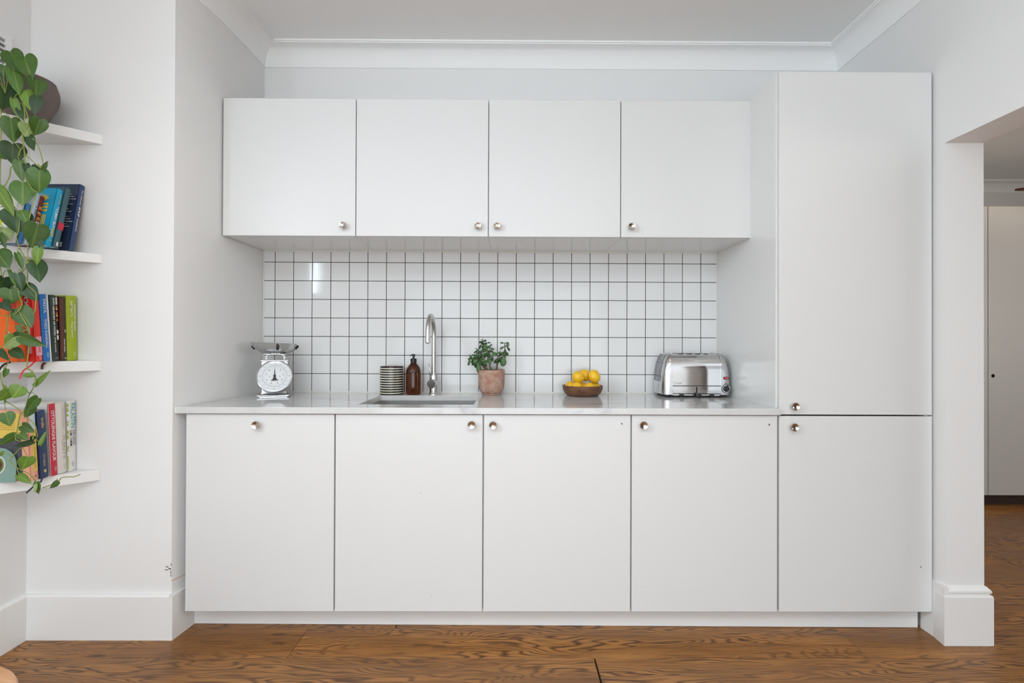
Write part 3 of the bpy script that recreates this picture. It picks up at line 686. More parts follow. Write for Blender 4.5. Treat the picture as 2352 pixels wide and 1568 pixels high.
dl = finish('dial', lathe(B(), [(.072, -.022), (.0785, -.002), (.0805, .006), (.0800, .0095), (.0765, .0105), (.0745, .0075), (.0740, .006), (0, .006)], 56, mi=[0, 0, 0, 0, 0, 0, 1], M=dm), [M_CAST, mat('dial_face_white', (.70, .72, .73), .3)], t, auto=40)
M_INK = mat('dial_ink', (.05, .055, .06), .6); M_GREYINK = mat('dial_grey_ink', (.36, .39, .41), .6)
def on_dial(bm, r0, r1, a, wdt, zz=.0066):
    d_ = Vector((math.sin(a), math.cos(a), 0)); s_ = Vector((d_.y, -d_.x, 0)) * wdt / 2
    vs_ = [bm.verts.new(dm @ (d_ * r + s_ * q + Vector((0, 0, zz)))) for r, q in ((r0, -1), (r0, 1), (r1, 1), (r1, -1))]; bm.faces.new(vs_)
tk = B()
for k in range(80): on_dial(tk, .0435, .0455 if k % 5 else .048, 2 * PI * k / 80, .0006)
for k in range(160): on_dial(tk, .0545, .056 if k % 10 else .058, 2 * PI * k / 160, .0005)
rg = [[tk.verts.new(dm @ Vector((r * math.sin(2 * PI * k / 64), r * math.cos(2 * PI * k / 64), .0066))) for r in (.0520, .0534)] for k in range(64)]
for k in range(64): tk.faces.new((rg[k][0], rg[k][1], rg[(k + 1) % 64][1], rg[(k + 1) % 64][0]))
finish('dial_marks', tk, M_GREYINK, dl)
dx_ = dm.to_3x3() @ Vector((1, 0, 0)); dy_ = dm.to_3x3() @ Vector((0, 1, 0))
def dial_text(s_, r, a, hgt, m=M_INK, wd=None):
    wd = wd or hgt * (.25 if s_ == '1' else .6) * len(s_); c_ = Vector((r * math.sin(a), r * math.cos(a), .0068)); o_ = dm @ (c_ - Vector((wd / 2, hgt / 2, 0)))
    text(s_, dl, m, o_, dx_, dy_, wd, hgt)
for k, s_ in enumerate(['0', '1', '2', '3', '4', '5', '6', '7', '8']):
    if k: dial_text(s_, .038, 2 * PI * k / 9.0, .0075)
for k, s_ in enumerate(['4', '1', '2', '3']): dial_text(s_, .0645, PI / 2 * k, .0075)
for k in range(16):
    if k % 4: dial_text(str((k % 4) * 250), .0640, 2 * PI * k / 16, .0036, M_GREYINK, .009)
dial_text('lb', .024, PI / 2 + .08, .005, mat('dial_red_ink', (.35, .12, .10), .6)); dial_text('kg', .024, -PI / 2 - .08, .005, M_INK)
ndl = B()
def poly_on_dial(bm, pts, zz):
    bm.faces.new([bm.verts.new(dm @ Vector((x, y, zz))) for x, y in pts])
poly_on_dial(ndl, [(-.0026, .004), (-.0008, .034), (.0, .052), (.0008, .034), (.0026, .004)], .0086)
poly_on_dial(ndl, [(-.0030, -.002), (.0030, -.002), (.0100, -.019), (-.0100, -.019)], .0086)
poly_on_dial(ndl, [(-.0150, -.0195), (.0150, -.0195), (.0150, -.0240), (-.0150, -.0240)], .0086)
lathe(ndl, [(.006, .0066), (.006, .0095), (0, .0095)], 18, M=dm)
bmesh.ops.rotate(ndl, verts=ndl.verts[:], cent=dm @ Vector((0, 0, 0)), matrix=Matrix.Rotation(math.radians(2.5), 3, dm.to_3x3() @ Vector((0, 0, 1))))
finish('pointer', ndl, M_BLACK, dl)
br = B()
for y in (-.004, .032):
    tube(br, smooth_pts([(-.040, y, .175), (-.040, y, .192), (-.034, y, .2005), (-.02, y, .203), (.02, y, .203), (.034, y, .2005), (.040, y, .192), (.040, y, .175)], 4), .0026, 8)
finish('bracket', br, M_CHROME, t, smooth=True)
ar = B(); box(ar, -.050, .050, -.010, .036, .203, .2065, bev=.001)
for k in range(4):
    a = PI / 4 * 0 + k * PI / 2 - PI / 2 + .22
    c_, s_ = math.cos(a), math.sin(a)
    tube(ar, smooth_pts([(.02 * c_, .013 + .02 * s_, .2075), (.056 * c_, .013 + .056 * s_, .2100), (.083 * c_, .013 + .083 * s_, .2225), (.101 * c_, .013 + .101 * s_, .2415)], 3), .0032, 8)
finish('pan_support', ar, M_CHROME, t, smooth=False, auto=40)
for k in range(4):
    a = k * PI / 2 - PI / 2 + .22; c_, s_ = math.cos(a), math.sin(a)
    finish('rubber_tip', tube(B(), [(.0905 * c_, .013 + .0905 * s_, .2290), (.1035 * c_, .013 + .1035 * s_, .2455)], .0062, 12), M_BLACK, t, smooth=True)
finish('pan', lathe(B(), [(0, .2125), (.055, .2125), (.078, .222), (.094, .2385), (.1035, .2575), (.106, .2585), (.1035, .2592), (.092, .2395), (.076, .2235), (.054, .2145), (0, .2145)], 48, M=Matrix.Translation((-.018, .013, 0)) @ Matrix.Rotation(math.radians(2.2), 4, 'Y') @ Matrix.Translation((0, 0, 0))), M_STEEL, t, auto=40)
# measured leaf, vine and stem coordinates in metres
VINES=[[(-1.702,1.835,2.036),(-1.701,1.841,1.996),(-1.7,1.833,1.916),(-1.693,1.829,1.862),(-1.711,1.838,1.851),(-1.723,1.84,1.82),(-1.729,1.831,1.794),(-1.737,1.831,1.786),(-1.75,1.84,1.759),(-1.761,1.837,1.729),(-1.757,1.829,1.717),(-1.739,1.834,1.681),(-1.733,1.841,1.644),(-1.709,1.834,1.614),(-1.706,1.829,1.566),(-1.721,1.837,1.542),(-1.709,1.84,1.5),(-1.688,1.831,1.478),(-1.678,1.831,1.448),(-1.685,1.84,1.434),(-1.683,1.838,1.4),(-1.673,1.83,1.377),(-1.66,1.833,1.362),(-1.655,1.841,1.348),(-1.651,1.835,1.309),(-1.648,1.829,1.286),(-1.665,1.836,1.271)],[(-1.675,1.835,2.032),(-1.695,1.841,1.988),(-1.679,1.833,1.939),(-1.696,1.829,1.9),(-1.7,1.838,1.865),(-1.699,1.84,1.843),(-1.689,1.831,1.809),(-1.684,1.831,1.767),(-1.696,1.84,1.759),(-1.681,1.837,1.735),(-1.659,1.829,1.71),(-1.649,1.834,1.701),(-1.662,1.841,1.683),(-1.665,1.834,1.651),(-1.669,1.829,1.611),(-1.679,1.837,1.59),(-1.688,1.84,1.545),(-1.676,1.831,1.498),(-1.678,1.831,1.445)],[(-1.681,1.835,1.443),(-1.705,1.841,1.424),(-1.706,1.833,1.4),(-1.706,1.829,1.361),(-1.708,1.838,1.332),(-1.703,1.84,1.314),(-1.707,1.831,1.286),(-1.74,1.831,1.269),(-1.779,1.84,1.275)],[(-1.747,1.835,1.268),(-1.758,1.841,1.21),(-1.757,1.833,1.195)],[(-1.708,1.835,1.286),(-1.679,1.841,1.218),(-1.672,1.833,1.157),(-1.674,1.829,1.094),(-1.673,1.838,1.084),(-1.662,1.84,1.069),(-1.643,1.831,1.05),(-1.655,1.831,1.017),(-1.674,1.84,0.998),(-1.68,1.837,0.968),(-1.683,1.829,0.938),(-1.699,1.834,0.93),(-1.716,1.841,0.876),(-1.715,1.834,0.847),(-1.709,1.829,0.84),(-1.697,1.837,0.834),(-1.657,1.84,0.838),(-1.638,1.831,0.85)],[(-1.75,1.835,0.972),(-1.715,1.841,0.947),(-1.697,1.833,0.933),(-1.675,1.829,0.919),(-1.653,1.838,0.892),(-1.645,1.84,0.849)],[(-1.695,1.835,0.815),(-1.735,1.841,0.777),(-1.729,1.833,0.761),(-1.701,1.829,0.742),(-1.666,1.838,0.717),(-1.65,1.84,0.69),(-1.638,1.831,0.671)],[(-1.632,1.847,0.67),(-1.614,1.853,0.676),(-1.577,1.845,0.691),(-1.562,1.841,0.706),(-1.548,1.85,0.707),(-1.524,1.852,0.708),(-1.498,1.843,0.718)],[(-1.666,1.835,1.89),(-1.652,1.841,1.865),(-1.629,1.833,1.81),(-1.627,1.829,1.782)],[(-1.698,1.835,1.864),(-1.698,1.841,1.84),(-1.664,1.833,1.81),(-1.635,1.829,1.786)],[(-1.763,1.835,2.046),(-1.783,1.841,1.98),(-1.774,1.833,1.916),(-1.771,1.829,1.846),(-1.781,1.838,1.735),(-1.788,1.84,1.583),(-1.772,1.831,1.46),(-1.764,1.831,1.399),(-1.749,1.84,1.27)],[(-1.758,1.835,1.195),(-1.755,1.841,1.165),(-1.734,1.833,1.139),(-1.737,1.829,1.112),(-1.763,1.838,1.081),(-1.777,1.84,1.066),(-1.759,1.831,1.028),(-1.747,1.831,0.973)]]
LEAVES=[(-1.729,1.817,2.183,-1.683,1.802,2.109,0.066,1,-1.763,1.835,2.046),(-1.685,1.822,2.168,-1.651,1.808,2.09,0.07,1,-1.702,1.835,2.036),(-1.712,1.812,2.112,-1.686,1.805,2.029,0.045,1,-1.763,1.835,2.046),(-1.768,1.838,2.144,-1.754,1.842,2.088,0.037,1,-1.763,1.835,2.046),(-1.654,1.833,2.096,-1.642,1.823,2.032,0.058,1,-1.675,1.835,2.032),(-1.684,1.826,2.052,-1.659,1.817,1.981,0.042,2,-1.702,1.835,2.036),(-1.645,1.827,2.031,-1.644,1.815,1.966,0.039,0,-1.675,1.835,2.032),(-1.772,1.828,2.073,-1.777,1.839,1.99,0.094,0,-1.763,1.835,2.046),(-1.734,1.835,2.027,-1.718,1.84,1.96,0.03,2,-1.702,1.835,2.036),(-1.721,1.846,2.013,-1.703,1.836,1.954,0.031,0,-1.701,1.841,1.996),(-1.786,1.831,2.128,-1.766,1.831,2.079,0.038,0,-1.763,1.835,2.046),(-1.74,1.832,1.957,-1.736,1.84,1.876,0.064,1,-1.783,1.841,1.98),(-1.678,1.836,1.936,-1.685,1.827,1.893,0.058,3,-1.679,1.833,1.939),(-1.635,1.828,1.954,-1.654,1.829,1.897,0.052,1,-1.679,1.833,1.939),(-1.685,1.837,1.903,-1.655,1.827,1.844,0.034,0,-1.696,1.829,1.9),(-1.737,1.836,1.87,-1.722,1.822,1.797,0.076,0,-1.711,1.838,1.851),(-1.715,1.838,1.918,-1.731,1.841,1.893,0.015,1,-1.7,1.833,1.916),(-1.771,1.826,1.834,-1.746,1.823,1.812,0.03,1,-1.771,1.829,1.846),(-1.713,1.837,1.81,-1.702,1.836,1.739,0.04,1,-1.723,1.84,1.82),(-1.641,1.836,1.778,-1.654,1.844,1.701,0.073,1,-1.627,1.829,1.782),(-1.646,1.837,1.79,-1.665,1.835,1.771,0.034,0,-1.635,1.829,1.786),(-1.623,1.828,1.781,-1.604,1.825,1.809,0.014,1,-1.627,1.829,1.782),(-1.681,1.827,1.796,-1.663,1.821,1.753,0.024,0,-1.689,1.831,1.809),(-1.698,1.834,1.733,-1.683,1.816,1.65,0.073,1,-1.681,1.837,1.735),(-1.764,1.811,1.709,-1.704,1.811,1.614,0.045,2,-1.781,1.838,1.735),(-1.714,1.83,1.633,-1.712,1.828,1.558,0.091,0,-1.733,1.841,1.644),(-1.692,1.824,1.633,-1.669,1.819,1.591,0.038,1,-1.709,1.834,1.614),(-1.766,1.84,1.577,-1.759,1.832,1.527,0.052,3,-1.788,1.84,1.583),(-1.764,1.822,1.552,-1.733,1.813,1.501,0.021,1,-1.788,1.84,1.583),(-1.64,1.829,1.586,-1.65,1.818,1.506,0.077,1,-1.679,1.837,1.59),(-1.646,1.833,1.536,-1.628,1.834,1.508,0.027,0,-1.688,1.84,1.545),(-1.627,1.82,1.504,-1.637,1.818,1.445,0.033,2,-1.676,1.831,1.498),(-1.663,1.849,1.463,-1.635,1.833,1.388,0.058,0,-1.678,1.831,1.448),(-1.763,1.812,1.487,-1.713,1.801,1.433,0.069,1,-1.772,1.831,1.46),(-1.715,1.833,1.486,-1.692,1.833,1.43,0.021,1,-1.709,1.84,1.5),(-1.725,1.817,1.425,-1.691,1.809,1.364,0.014,1,-1.764,1.831,1.399),(-1.756,1.827,1.402,-1.769,1.823,1.338,0.067,0,-1.764,1.831,1.399),(-1.703,1.823,1.414,-1.692,1.825,1.356,0.042,0,-1.705,1.841,1.424),(-1.742,1.837,1.364,-1.741,1.844,1.311,0.067,1,-1.706,1.829,1.361),(-1.697,1.844,1.377,-1.661,1.854,1.323,0.049,0,-1.673,1.83,1.377),(-1.755,1.823,1.317,-1.718,1.817,1.286,0.033,0,-1.779,1.84,1.275),(-1.712,1.839,1.294,-1.671,1.844,1.23,0.064,1,-1.708,1.835,1.286),(-1.699,1.822,1.236,-1.69,1.826,1.206,0.02,1,-1.679,1.841,1.218),(-1.711,1.841,1.206,-1.748,1.843,1.206,0.021,0,-1.679,1.841,1.218),(-1.72,1.819,1.205,-1.736,1.812,1.172,0.02,2,-1.758,1.841,1.21),(-1.693,1.823,1.187,-1.744,1.809,1.157,0.036,3,-1.679,1.841,1.218),(-1.688,1.821,1.199,-1.618,1.833,1.164,0.042,1,-1.679,1.841,1.218),(-1.729,1.832,1.153,-1.672,1.818,1.123,0.037,0,-1.734,1.833,1.139),(-1.762,1.823,1.15,-1.724,1.815,1.115,0.024,0,-1.755,1.841,1.165),(-1.747,1.834,1.084,-1.755,1.83,1.054,0.017,1,-1.763,1.838,1.081),(-1.641,1.819,1.067,-1.675,1.81,1.062,0.017,2,-1.662,1.84,1.069),(-1.652,1.839,1.031,-1.598,1.834,1.082,0.018,2,-1.643,1.831,1.05),(-1.682,1.816,1.025,-1.702,1.805,0.987,0.054,2,-1.674,1.84,0.998),(-1.716,1.812,1.011,-1.748,1.802,0.976,0.039,2,-1.759,1.831,1.028),(-1.751,1.83,1.021,-1.738,1.819,0.962,0.011,2,-1.759,1.831,1.028),(-1.618,1.811,0.987,-1.66,1.808,0.94,0.036,1,-1.674,1.84,0.998),(-1.642,1.817,0.959,-1.681,1.826,0.915,0.033,1,-1.68,1.837,0.968),(-1.731,1.814,0.934,-1.713,1.812,0.89,0.045,1,-1.75,1.835,0.972),(-1.691,1.833,0.889,-1.649,1.829,0.867,0.033,1,-1.716,1.841,0.876),(-1.721,1.84,0.856,-1.776,1.835,0.818,0.034,1,-1.715,1.834,0.847),(-1.686,1.817,0.862,-1.655,1.814,0.843,0.027,1,-1.715,1.834,0.847),(-1.645,1.823,0.837,-1.714,1.817,0.815,0.021,0,-1.657,1.84,0.838),(-1.616,1.817,0.827,-1.6,1.823,0.873,0.014,2,-1.657,1.84,0.838),(-1.664,1.847,0.849,-1.675,1.846,0.834,0.017,0,-1.657,1.84,0.838),(-1.653,1.811,0.784,-1.662,1.804,0.741,0.051,2,-1.695,1.835,0.815),(-1.688,1.817,0.722,-1.636,1.808,0.695,0.026,2,-1.701,1.829,0.742),(-1.626,1.817,0.696,-1.624,1.821,0.653,0.021,1,-1.65,1.84,0.69),(-1.625,1.814,0.69,-1.623,1.807,0.661,0.012,3,-1.65,1.84,0.69),(-1.571,1.838,0.693,-1.6,1.837,0.669,0.02,1,-1.577,1.845,0.691),(-1.774,1.84,0.785,-1.759,1.838,0.8,0.012,2,-1.735,1.841,0.777)]
CRASSULA=[(-0.0106,-0.0054,0.156,-0.0051,-0.0043,0.2058,0.0317,1),(-0.067,-0.0115,0.1673,-0.0625,-0.0056,0.106,0.0271,1),(-0.0233,-0.0278,0.1276,-0.0384,-0.0419,0.0991,0.0247,1),(-0.0028,-0.0434,0.1373,0.0084,-0.0359,0.1012,0.0201,1),(-0.0219,-0.0055,0.1514,-0.0493,0.0012,0.1442,0.0159,1),(0.0618,-0.0365,0.1977,0.0575,-0.0351,0.1439,0.0336,1),(0.0684,-0.011,0.2333,0.0686,-0.0105,0.1971,0.017,1),(0.0571,-0.0102,0.2446,0.0436,-0.0117,0.2299,0.0113,1),(0.0775,0.011,0.2469,0.0925,0.0124,0.2218,0.0114,0),(0.0638,-0.0402,0.2626,0.0436,-0.0354,0.2637,0.0101,1),(0.0683,-0.0024,0.2628,0.0898,-0.0119,0.2628,0.0102,1),(0.0594,0.0284,0.2169,0.033,0.0383,0.1913,0.0115,0),(0.0367,0.0118,0.1874,0.0109,-0.0058,0.1606,0.0137,0),(0.0051,-0.0056,0.2149,0.0256,-0.0158,0.1994,0.0249,1),(-0.0109,-0.0017,0.2194,-0.0313,-0.0007,0.1966,0.0204,1),(-0.0253,-0.0517,0.2512,-0.0271,-0.0599,0.229,0.0245,1),(-0.0364,0.0099,0.2465,-0.0454,0.0087,0.2214,0.016,0),(-0.0367,0.0161,0.2579,-0.0575,0.0213,0.2646,0.016,0),(-0.0356,-0.013,0.2601,-0.0219,-0.0197,0.2601,0.0136,0),(-0.0531,0.0257,0.2578,-0.0628,0.0144,0.2372,0.0092,0),(-0.0232,0.0232,0.2625,-0.007,0.0166,0.2648,0.008,0),(-0.0116,0.0195,0.2465,0.002,0.0217,0.2569,0.0069,0),(-0.0117,0.0233,0.235,0.0147,0.0217,0.2306,0.0092,0),(-0.0485,0.0233,0.2761,-0.0564,0.0198,0.2829,0.0037,0),(-0.0468,-0.0181,0.2758,-0.0422,-0.0207,0.286,0.0036,1),(-0.0735,0.024,0.2257,-0.0919,0.0269,0.2095,0.0092,0),(-0.0724,0.0009,0.2282,-0.053,-0.0008,0.2374,0.0057,0),(-0.0779,-0.0235,0.2307,-0.0762,-0.0263,0.2363,0.0077,0),(-0.0635,0.0077,0.2099,-0.0771,0.0062,0.2122,0.0137,0),(-0.0619,0.0226,0.212,-0.0528,0.0224,0.212,0.0115,0),(-0.0653,-0.0474,0.1975,-0.0895,-0.0529,0.1886,0.0156,1),(-0.0639,0.0172,0.1938,-0.0478,0.0158,0.187,0.016,0),(-0.0671,-0.0544,0.1798,-0.0896,-0.0496,0.1618,0.02,1),(-0.0626,-0.0095,0.1786,-0.0327,-0.0231,0.1678,0.0158,1),(-0.1088,0.0049,0.1894,-0.1199,0.0017,0.178,0.0068,0),(-0.1051,0.0183,0.1982,-0.0912,0.0147,0.2029,0.0069,0),(-0.1035,-0.0421,0.1861,-0.1154,-0.0466,0.1482,0.0134,1),(-0.1057,0.0281,0.1865,-0.0937,0.0198,0.1708,0.0115,0),(-0.1091,-0.0187,0.199,-0.1107,-0.0187,0.203,0.0056,0),(-0.0824,0.0237,0.1638,-0.0822,0.021,0.1342,0.016,0),(-0.0539,-0.0011,0.1693,-0.0449,0.003,0.1487,0.0182,0),(-0.0137,0.0177,0.2145,-0.0178,0.0053,0.1874,0.0206,0),(-0.0414,0.0235,0.2097,-0.0318,0.015,0.1871,0.016,0),(0.0007,-0.0084,0.1968,0.0052,-0.0037,0.1696,0.0136,0)]
CSTEMS=[[(0.0234,0.0,0.1196),(0.0279,-0.004,0.1515),(0.037,-0.008,0.1698),(0.0595,-0.012,0.1971),(0.0673,-0.016,0.2288),(0.066,-0.02,0.2638)],[(-0.0015,0.0,0.1195),(-0.0106,-0.004,0.1559),(-0.0198,-0.008,0.2149),(-0.0345,-0.012,0.2511),(-0.0469,-0.016,0.2804)],[(-0.0106,0.0,0.1194),(-0.0401,-0.004,0.1558),(-0.0672,-0.008,0.1785),(-0.0637,-0.012,0.2103),(-0.0738,-0.016,0.2329)],[(-0.0174,0.0,0.1194),(-0.056,-0.004,0.158),(-0.0898,-0.008,0.1739),(-0.1032,-0.012,0.1875),(-0.1102,-0.016,0.2)]]
# ---------------------------------------------------------------- plants
def heart_mesh(name, m, fold=.16, droop=.10, width=1.0):
    """heart shaped blade, notch at the origin, tip at y = 1, width 1"""
    out = [(0, .02), (.09, -.075), (.20, -.115), (.33, -.085), (.43, .02), (.49, .16), (.50, .28), (.455, .44), (.37, .59), (.25, .745), (.14, .86), (.055, .94), (0, 1.0)]
    rib = [.02, .0, .03, .07, .13, .20, .30, .44, .58, .73, .85, .94, 1.0]
    sm = smooth_pts([(x, y, r) for (x, y), r in zip(out, rib)], 3)
    out = [(max(0.0, v.x), v.y) for v in sm]; out[0] = (0, .02); out[-1] = (0, 1.0)
    out = [(max(x, .012) if 0 < i < len(out) - 1 else 0, y) for i, (x, y) in enumerate(out)]; rib = [v.z for v in sm]
    bm = B(); rv = [bm.verts.new((0, y, -droop * y * y)) for y in rib]
    for s in (-1, 1):
        prev = None
        for i, (x, y) in enumerate(out):
            if x == 0: cur = (rv[i], rv[i])
            else:
                mid = bm.verts.new((s * x * .55, (y + rib[i]) / 2 + (y - rib[i]) * .05, fold * x * .45 - droop * y * y + .012))
                edge = bm.verts.new((s * x, y, fold * x - .20 * x * x - droop * y * y)); cur = (mid, edge)
            if prev is not None:
                a = [rv[i - 1], prev[0], cur[0], rv[i]]; b = [prev[0], prev[1], cur[1], cur[0]]
                for q in (a, b):
                    q2 = []
                    for v in q:
                        if v not in q2: q2.append(v)
                    if len(q2) > 2: bm.faces.new(q2 if s > 0 else q2[::-1])
            prev = cur
    bmesh.ops.recalc_face_normals(bm, faces=bm.faces[:])
    me = bpy.data.meshes.new(name); bm.to_mesh(me); bm.free(); me.materials.append(m)
    for p in me.polygons: p.use_smooth = True
    return me
def fleshy_mesh(name, m):
    """thick oval succulent leaf, base at origin, tip at y = 1, width 1"""
    bm = B(); n = 12; rows = []
    pr = [(0, .10), (.10, .20), (.25, .33), (.45, .46), (.65, .50), (.80, .43), (.92, .26), (.985, .10)]
    for y, r in pr: rows.append([bm.verts.new((r * math.cos(2 * PI * k / n), y, .17 * math.sin(2 * PI * k / n) * (r / .5) ** .5 + .12 * (y - .5) ** 2 - .03)) for k in range(n)])
    for a, b in zip(rows, rows[1:]):
        for k in range(n): bm.faces.new((a[k], a[(k + 1) % n], b[(k + 1) % n], b[k]))
    bm.faces.new(rows[0]); bm.faces.new(rows[-1][::-1])
    bmesh.ops.recalc_face_normals(bm, faces=bm.faces[:])
    me = bpy.data.meshes.new(name); bm.to_mesh(me); bm.free(); me.materials.append(m)
    for p in me.polygons: p.use_smooth = True
    return me
rl = random.Random(21)
EYE = Vector((0, 0, 1.1775))
def place_leaf(me, parent, a, b, wd, tilt, name='leaf', face=None, thick=1.0):
    """a = joint, b = tip in world space; the blade faces the room"""
    a, b = Vector(a), Vector(b); y = (b - a); ln = y.length; y.normalize()
    n = (face - (a + b) / 2).normalized()
    n = Matrix.Rotation(tilt, 3, y) @ n
    x = y.cross(n).normalized(); z = x.cross(y)
    o = bpy.data.objects.new(name, me); C.objects.link(o); o.parent = parent
    M = Matrix(((x.x * wd, y.x * ln, z.x * ln * thick, a.x), (x.y * wd, y.y * ln, z.y * ln * thick, a.y), (x.z * wd, y.z * ln, z.z * ln * thick, a.z), (0, 0, 0, 1)))
    o.matrix_local = Matrix.Translation(-Vector(parent.location)) @ M
    return o

# succulent in a terracotta pot
CR = Vector((-.0895, 2.668, ZW1))
t = thing('potted_succulent', 'bushy jade succulent in a weathered terracotta pot', 'potted plant', CR)
finish('pot', lathe(B(), [(0, .001), (.043, 0), (.046, .002), (.0465, .008), (.0500, .0095), (.0560, .016), (.0620, .030), (.0655, .050), (.0670, .124), (.0655, .1265), (.0635, .126), (.0620, .120), (.060, .060), (.04, .03), (0, .03)], 48), M_TERRA, t, auto=50)
finish('soil', lathe(B(), [(.0612, .108), (.03, .113), (0, .114)], 24, cap=False), M_SOIL, t, smooth=True)
for st in CSTEMS:
    st = [tuple(st[0][:2]) + (.108,)] + [tuple(p) for p in st[1:]]
    finish('stem', tube(B(), smooth_pts(st, 4), .0048, 8, r1=.0018), M_STEM, t, smooth=True)
SUCME = [fleshy_mesh('leaf', m) for m in SUCM]
for (ax, ay, az, bx, by, bz, wd, tn) in CRASSULA:
    o = place_leaf(SUCME[tn], t, CR + Vector((ax, ay, az)), CR + Vector((bx, by, bz)), wd, rl.uniform(-.5, .5), face=EYE, thick=.8)

rs = random.Random(5)
for si, st in enumerate(CSTEMS):
    path = smooth_pts([CR + Vector(q) for q in st], 5); n_ = len(path)
    for k in range(5 + (si < 3) * 2):
        q = path[int(n_ * (.38 + .58 * k / 7))]; a0 = rs.uniform(0, PI)
        for sgn in (-1, 1):
            ln = rs.uniform(.018, .034) * (1.15 - .45 * k / 7); d_ = Vector((math.cos(a0) * sgn, -abs(math.sin(a0)) * .5 * 1, rs.uniform(-.75, .55))).normalized()
            place_leaf(SUCME[rs.random() < .5], t, q, q + d_ * ln, ln * rs.uniform(.5, .62), rs.uniform(-.7, .7), face=EYE, thick=.8)

# ---------------------------------------------------------------- corner shelves
def shelf(ztop, zbot, label):
    bm = B(); prism(bm, [(-1.9235, 2.1075), (-1.9235, 1.835), (-1.915, 1.832), (-1.6345, 2.1030), (-1.6325, 2.1075)], zbot, ztop)
    bmesh.ops.bevel(bm, geom=[e for e in bm.edges if abs(e.verts[0].co.z - e.verts[1].co.z) < 1e-6], offset=.0015, segments=1, affect='EDGES')
    return tag(finish('corner_shelf', bm, M_TRIM), label, 'shelf', 'white corner shelves')
SHZ = {1: 2.011, 2: 1.532, 3: 1.107, 4: .672}
shelf(2.011, 1.972, 'topmost white corner shelf, carrying the trailing plant pot')
shelf(1.532, 1.496, 'second white corner shelf from the top, with the leaning blue cookbooks')
shelf(1.107, 1.066, 'third white corner shelf from the top, with the red, blue and green cookbooks')
shelf(.672, .629, 'lowest white corner shelf, with the white and red cookbooks')

# ---------------------------------------------------------------- cookbooks
def col(name, r, g, b, rough=.45): return mat(name, srgb(r, g, b), rough)
WHITEP = col('print_white', 236, 236, 232, .6)
class Book:
    """spine faces +x, covers parallel to the end wall, near cover towards the room; local origin at the near foot of the spine"""
    def __init__(s, label, shelf_no, x, yb0, yb1, yt0, H, W, spine, front, pages=M_PAGES, board=.0022):
        T = yb1 - yb0; lean = math.atan2(yt0 - yb0, H); s.T, s.H, s.W = T * math.cos(lean), H, W
        lift = max(0, s.T * math.sin(lean)) + .0008
        s.o = thing('book', label, 'book', (x, yb0, SHZ[shelf_no] + lift), group='cookbooks on the corner shelves'); s.o.rotation_euler = (-lean, 0, 0)
        T = s.T
        bm = B(); box(bm, -W, -.003, 0, board, 0, H, mi=1); box(bm, -W, -.003, T - board, T, 0, H, mi=1)
        n = 6; rowa, rowb = [], []
        for k in range(n + 1):          # gently rounded spine
            a = -1 + 2 * k / n; xx = -.0035 * a * a; yy = T / 2 + a * T / 2
            rowa.append((xx, yy))
        pts = rowa + [(x_ - .003, y_) for x_, y_ in rowa[::-1]]
        prism(bm, pts, 0, H, mi=0)
        finish('cover', bm, [spine, front], s.o, auto=30)
        finish('pages', boxes((-W + .004, -.0068, board + .0002, T - board - .0002, .003, H - .003)), pages, s.o)
        s.i = 0
    def st(s, body, m, z_top, length, y0, height, bold=.0):
        """spine words reading downwards; z_top fraction of the height, y0 fraction of the thickness"""
        return text(body, s.o, m, (.0006, y0 * s.T, z_top * s.H), (0, 0, -1), (0, 1, 0), length * s.H, height * s.T, bold)
    def sb(s, m, z0, z1, y0, y1, name='spine_patch', dx=.0003):
        bm = B(); box(bm, -.003, dx, y0 * s.T, y1 * s.T, z0 * s.H, z1 * s.H); return finish(name, bm, m, s.o)
    def cb(s, m, x0, x1, z0, z1, name='cover_patch', dy=.0003):
        """patch on the near cover; x fractions from the spine (0) to the fore edge (1)"""
        bm = B(); box(bm, -x1 * s.W, -x0 * s.W, -dy, .001, z0 * s.H, z1 * s.H); return finish(name, bm, m, s.o)
    def ct(s, body, m, x1, z0, length, height, bold=0, down=False, dy=.0006):
        if down: return text(body, s.o, m, (-x1 * s.W, -dy, z0 * s.H), (0, 0, -1), (1, 0, 0), length * s.H, height * s.W, bold)
        return text(body, s.o, m, (-x1 * s.W, -dy, z0 * s.H), (1, 0, 0), (0, 0, 1), length * s.W, height * s.H, bold)
    def lines(s, m, rows):
        """blocks of print too small to read: rows of short dashes (x1, z0, length, height as fractions)"""
        bm = B(); rn = random.Random(len(rows) * 7 + int(s.H * 1000))
        for x1, z0, length, height in rows:
            x = -x1 * s.W; end = x + length * s.W
            while x < end - .002:
                wd = min(rn.uniform(.003, .009), end - x); bm.faces.new([bm.verts.new((q, -.0007, z * s.H)) for q, z in ((x, z0), (x + wd, z0), (x + wd, z0 + height), (x, z0 + height))]); x += wd + .0014
        return finish('small_print', bm, m, s.o)
# --- lowest shelf (far to near)
P_TEAL = col('print_teal', 40, 170, 160, .6); P_BLK = col('print_black', 45, 45, 48, .6); P_GREY = col('print_taupe', 178, 166, 150, .6); P_LEAF = col('print_leaf_green', 165, 185, 40, .6)
C_WHITE = col('cover_white', 226, 224, 220); C_CREAMW = col('cover_off_white', 222, 216, 210)
def publisher(bk, m, z, y0=.3, h=.4):       # small round emblem near the foot of the spine
    bm = B()
    for k in range(2):
        zc = z * bk.H + (k - .5) * .009; yc = (y0 + h / 2) * bk.T
        rr = .0046 if k else .0034
        vs_ = [[bm.verts.new((.0008, yc + r * math.cos(2 * PI * q / 18), zc + r * math.sin(2 * PI * q / 18))) for r in (rr * .80, rr)] for q in range(18)]
        for q in range(18): bm.faces.new((vs_[q][0], vs_[q][1], vs_[(q + 1) % 18][1], vs_[(q + 1) % 18][0]))
    finish('emblem', bm, m, bk.o)
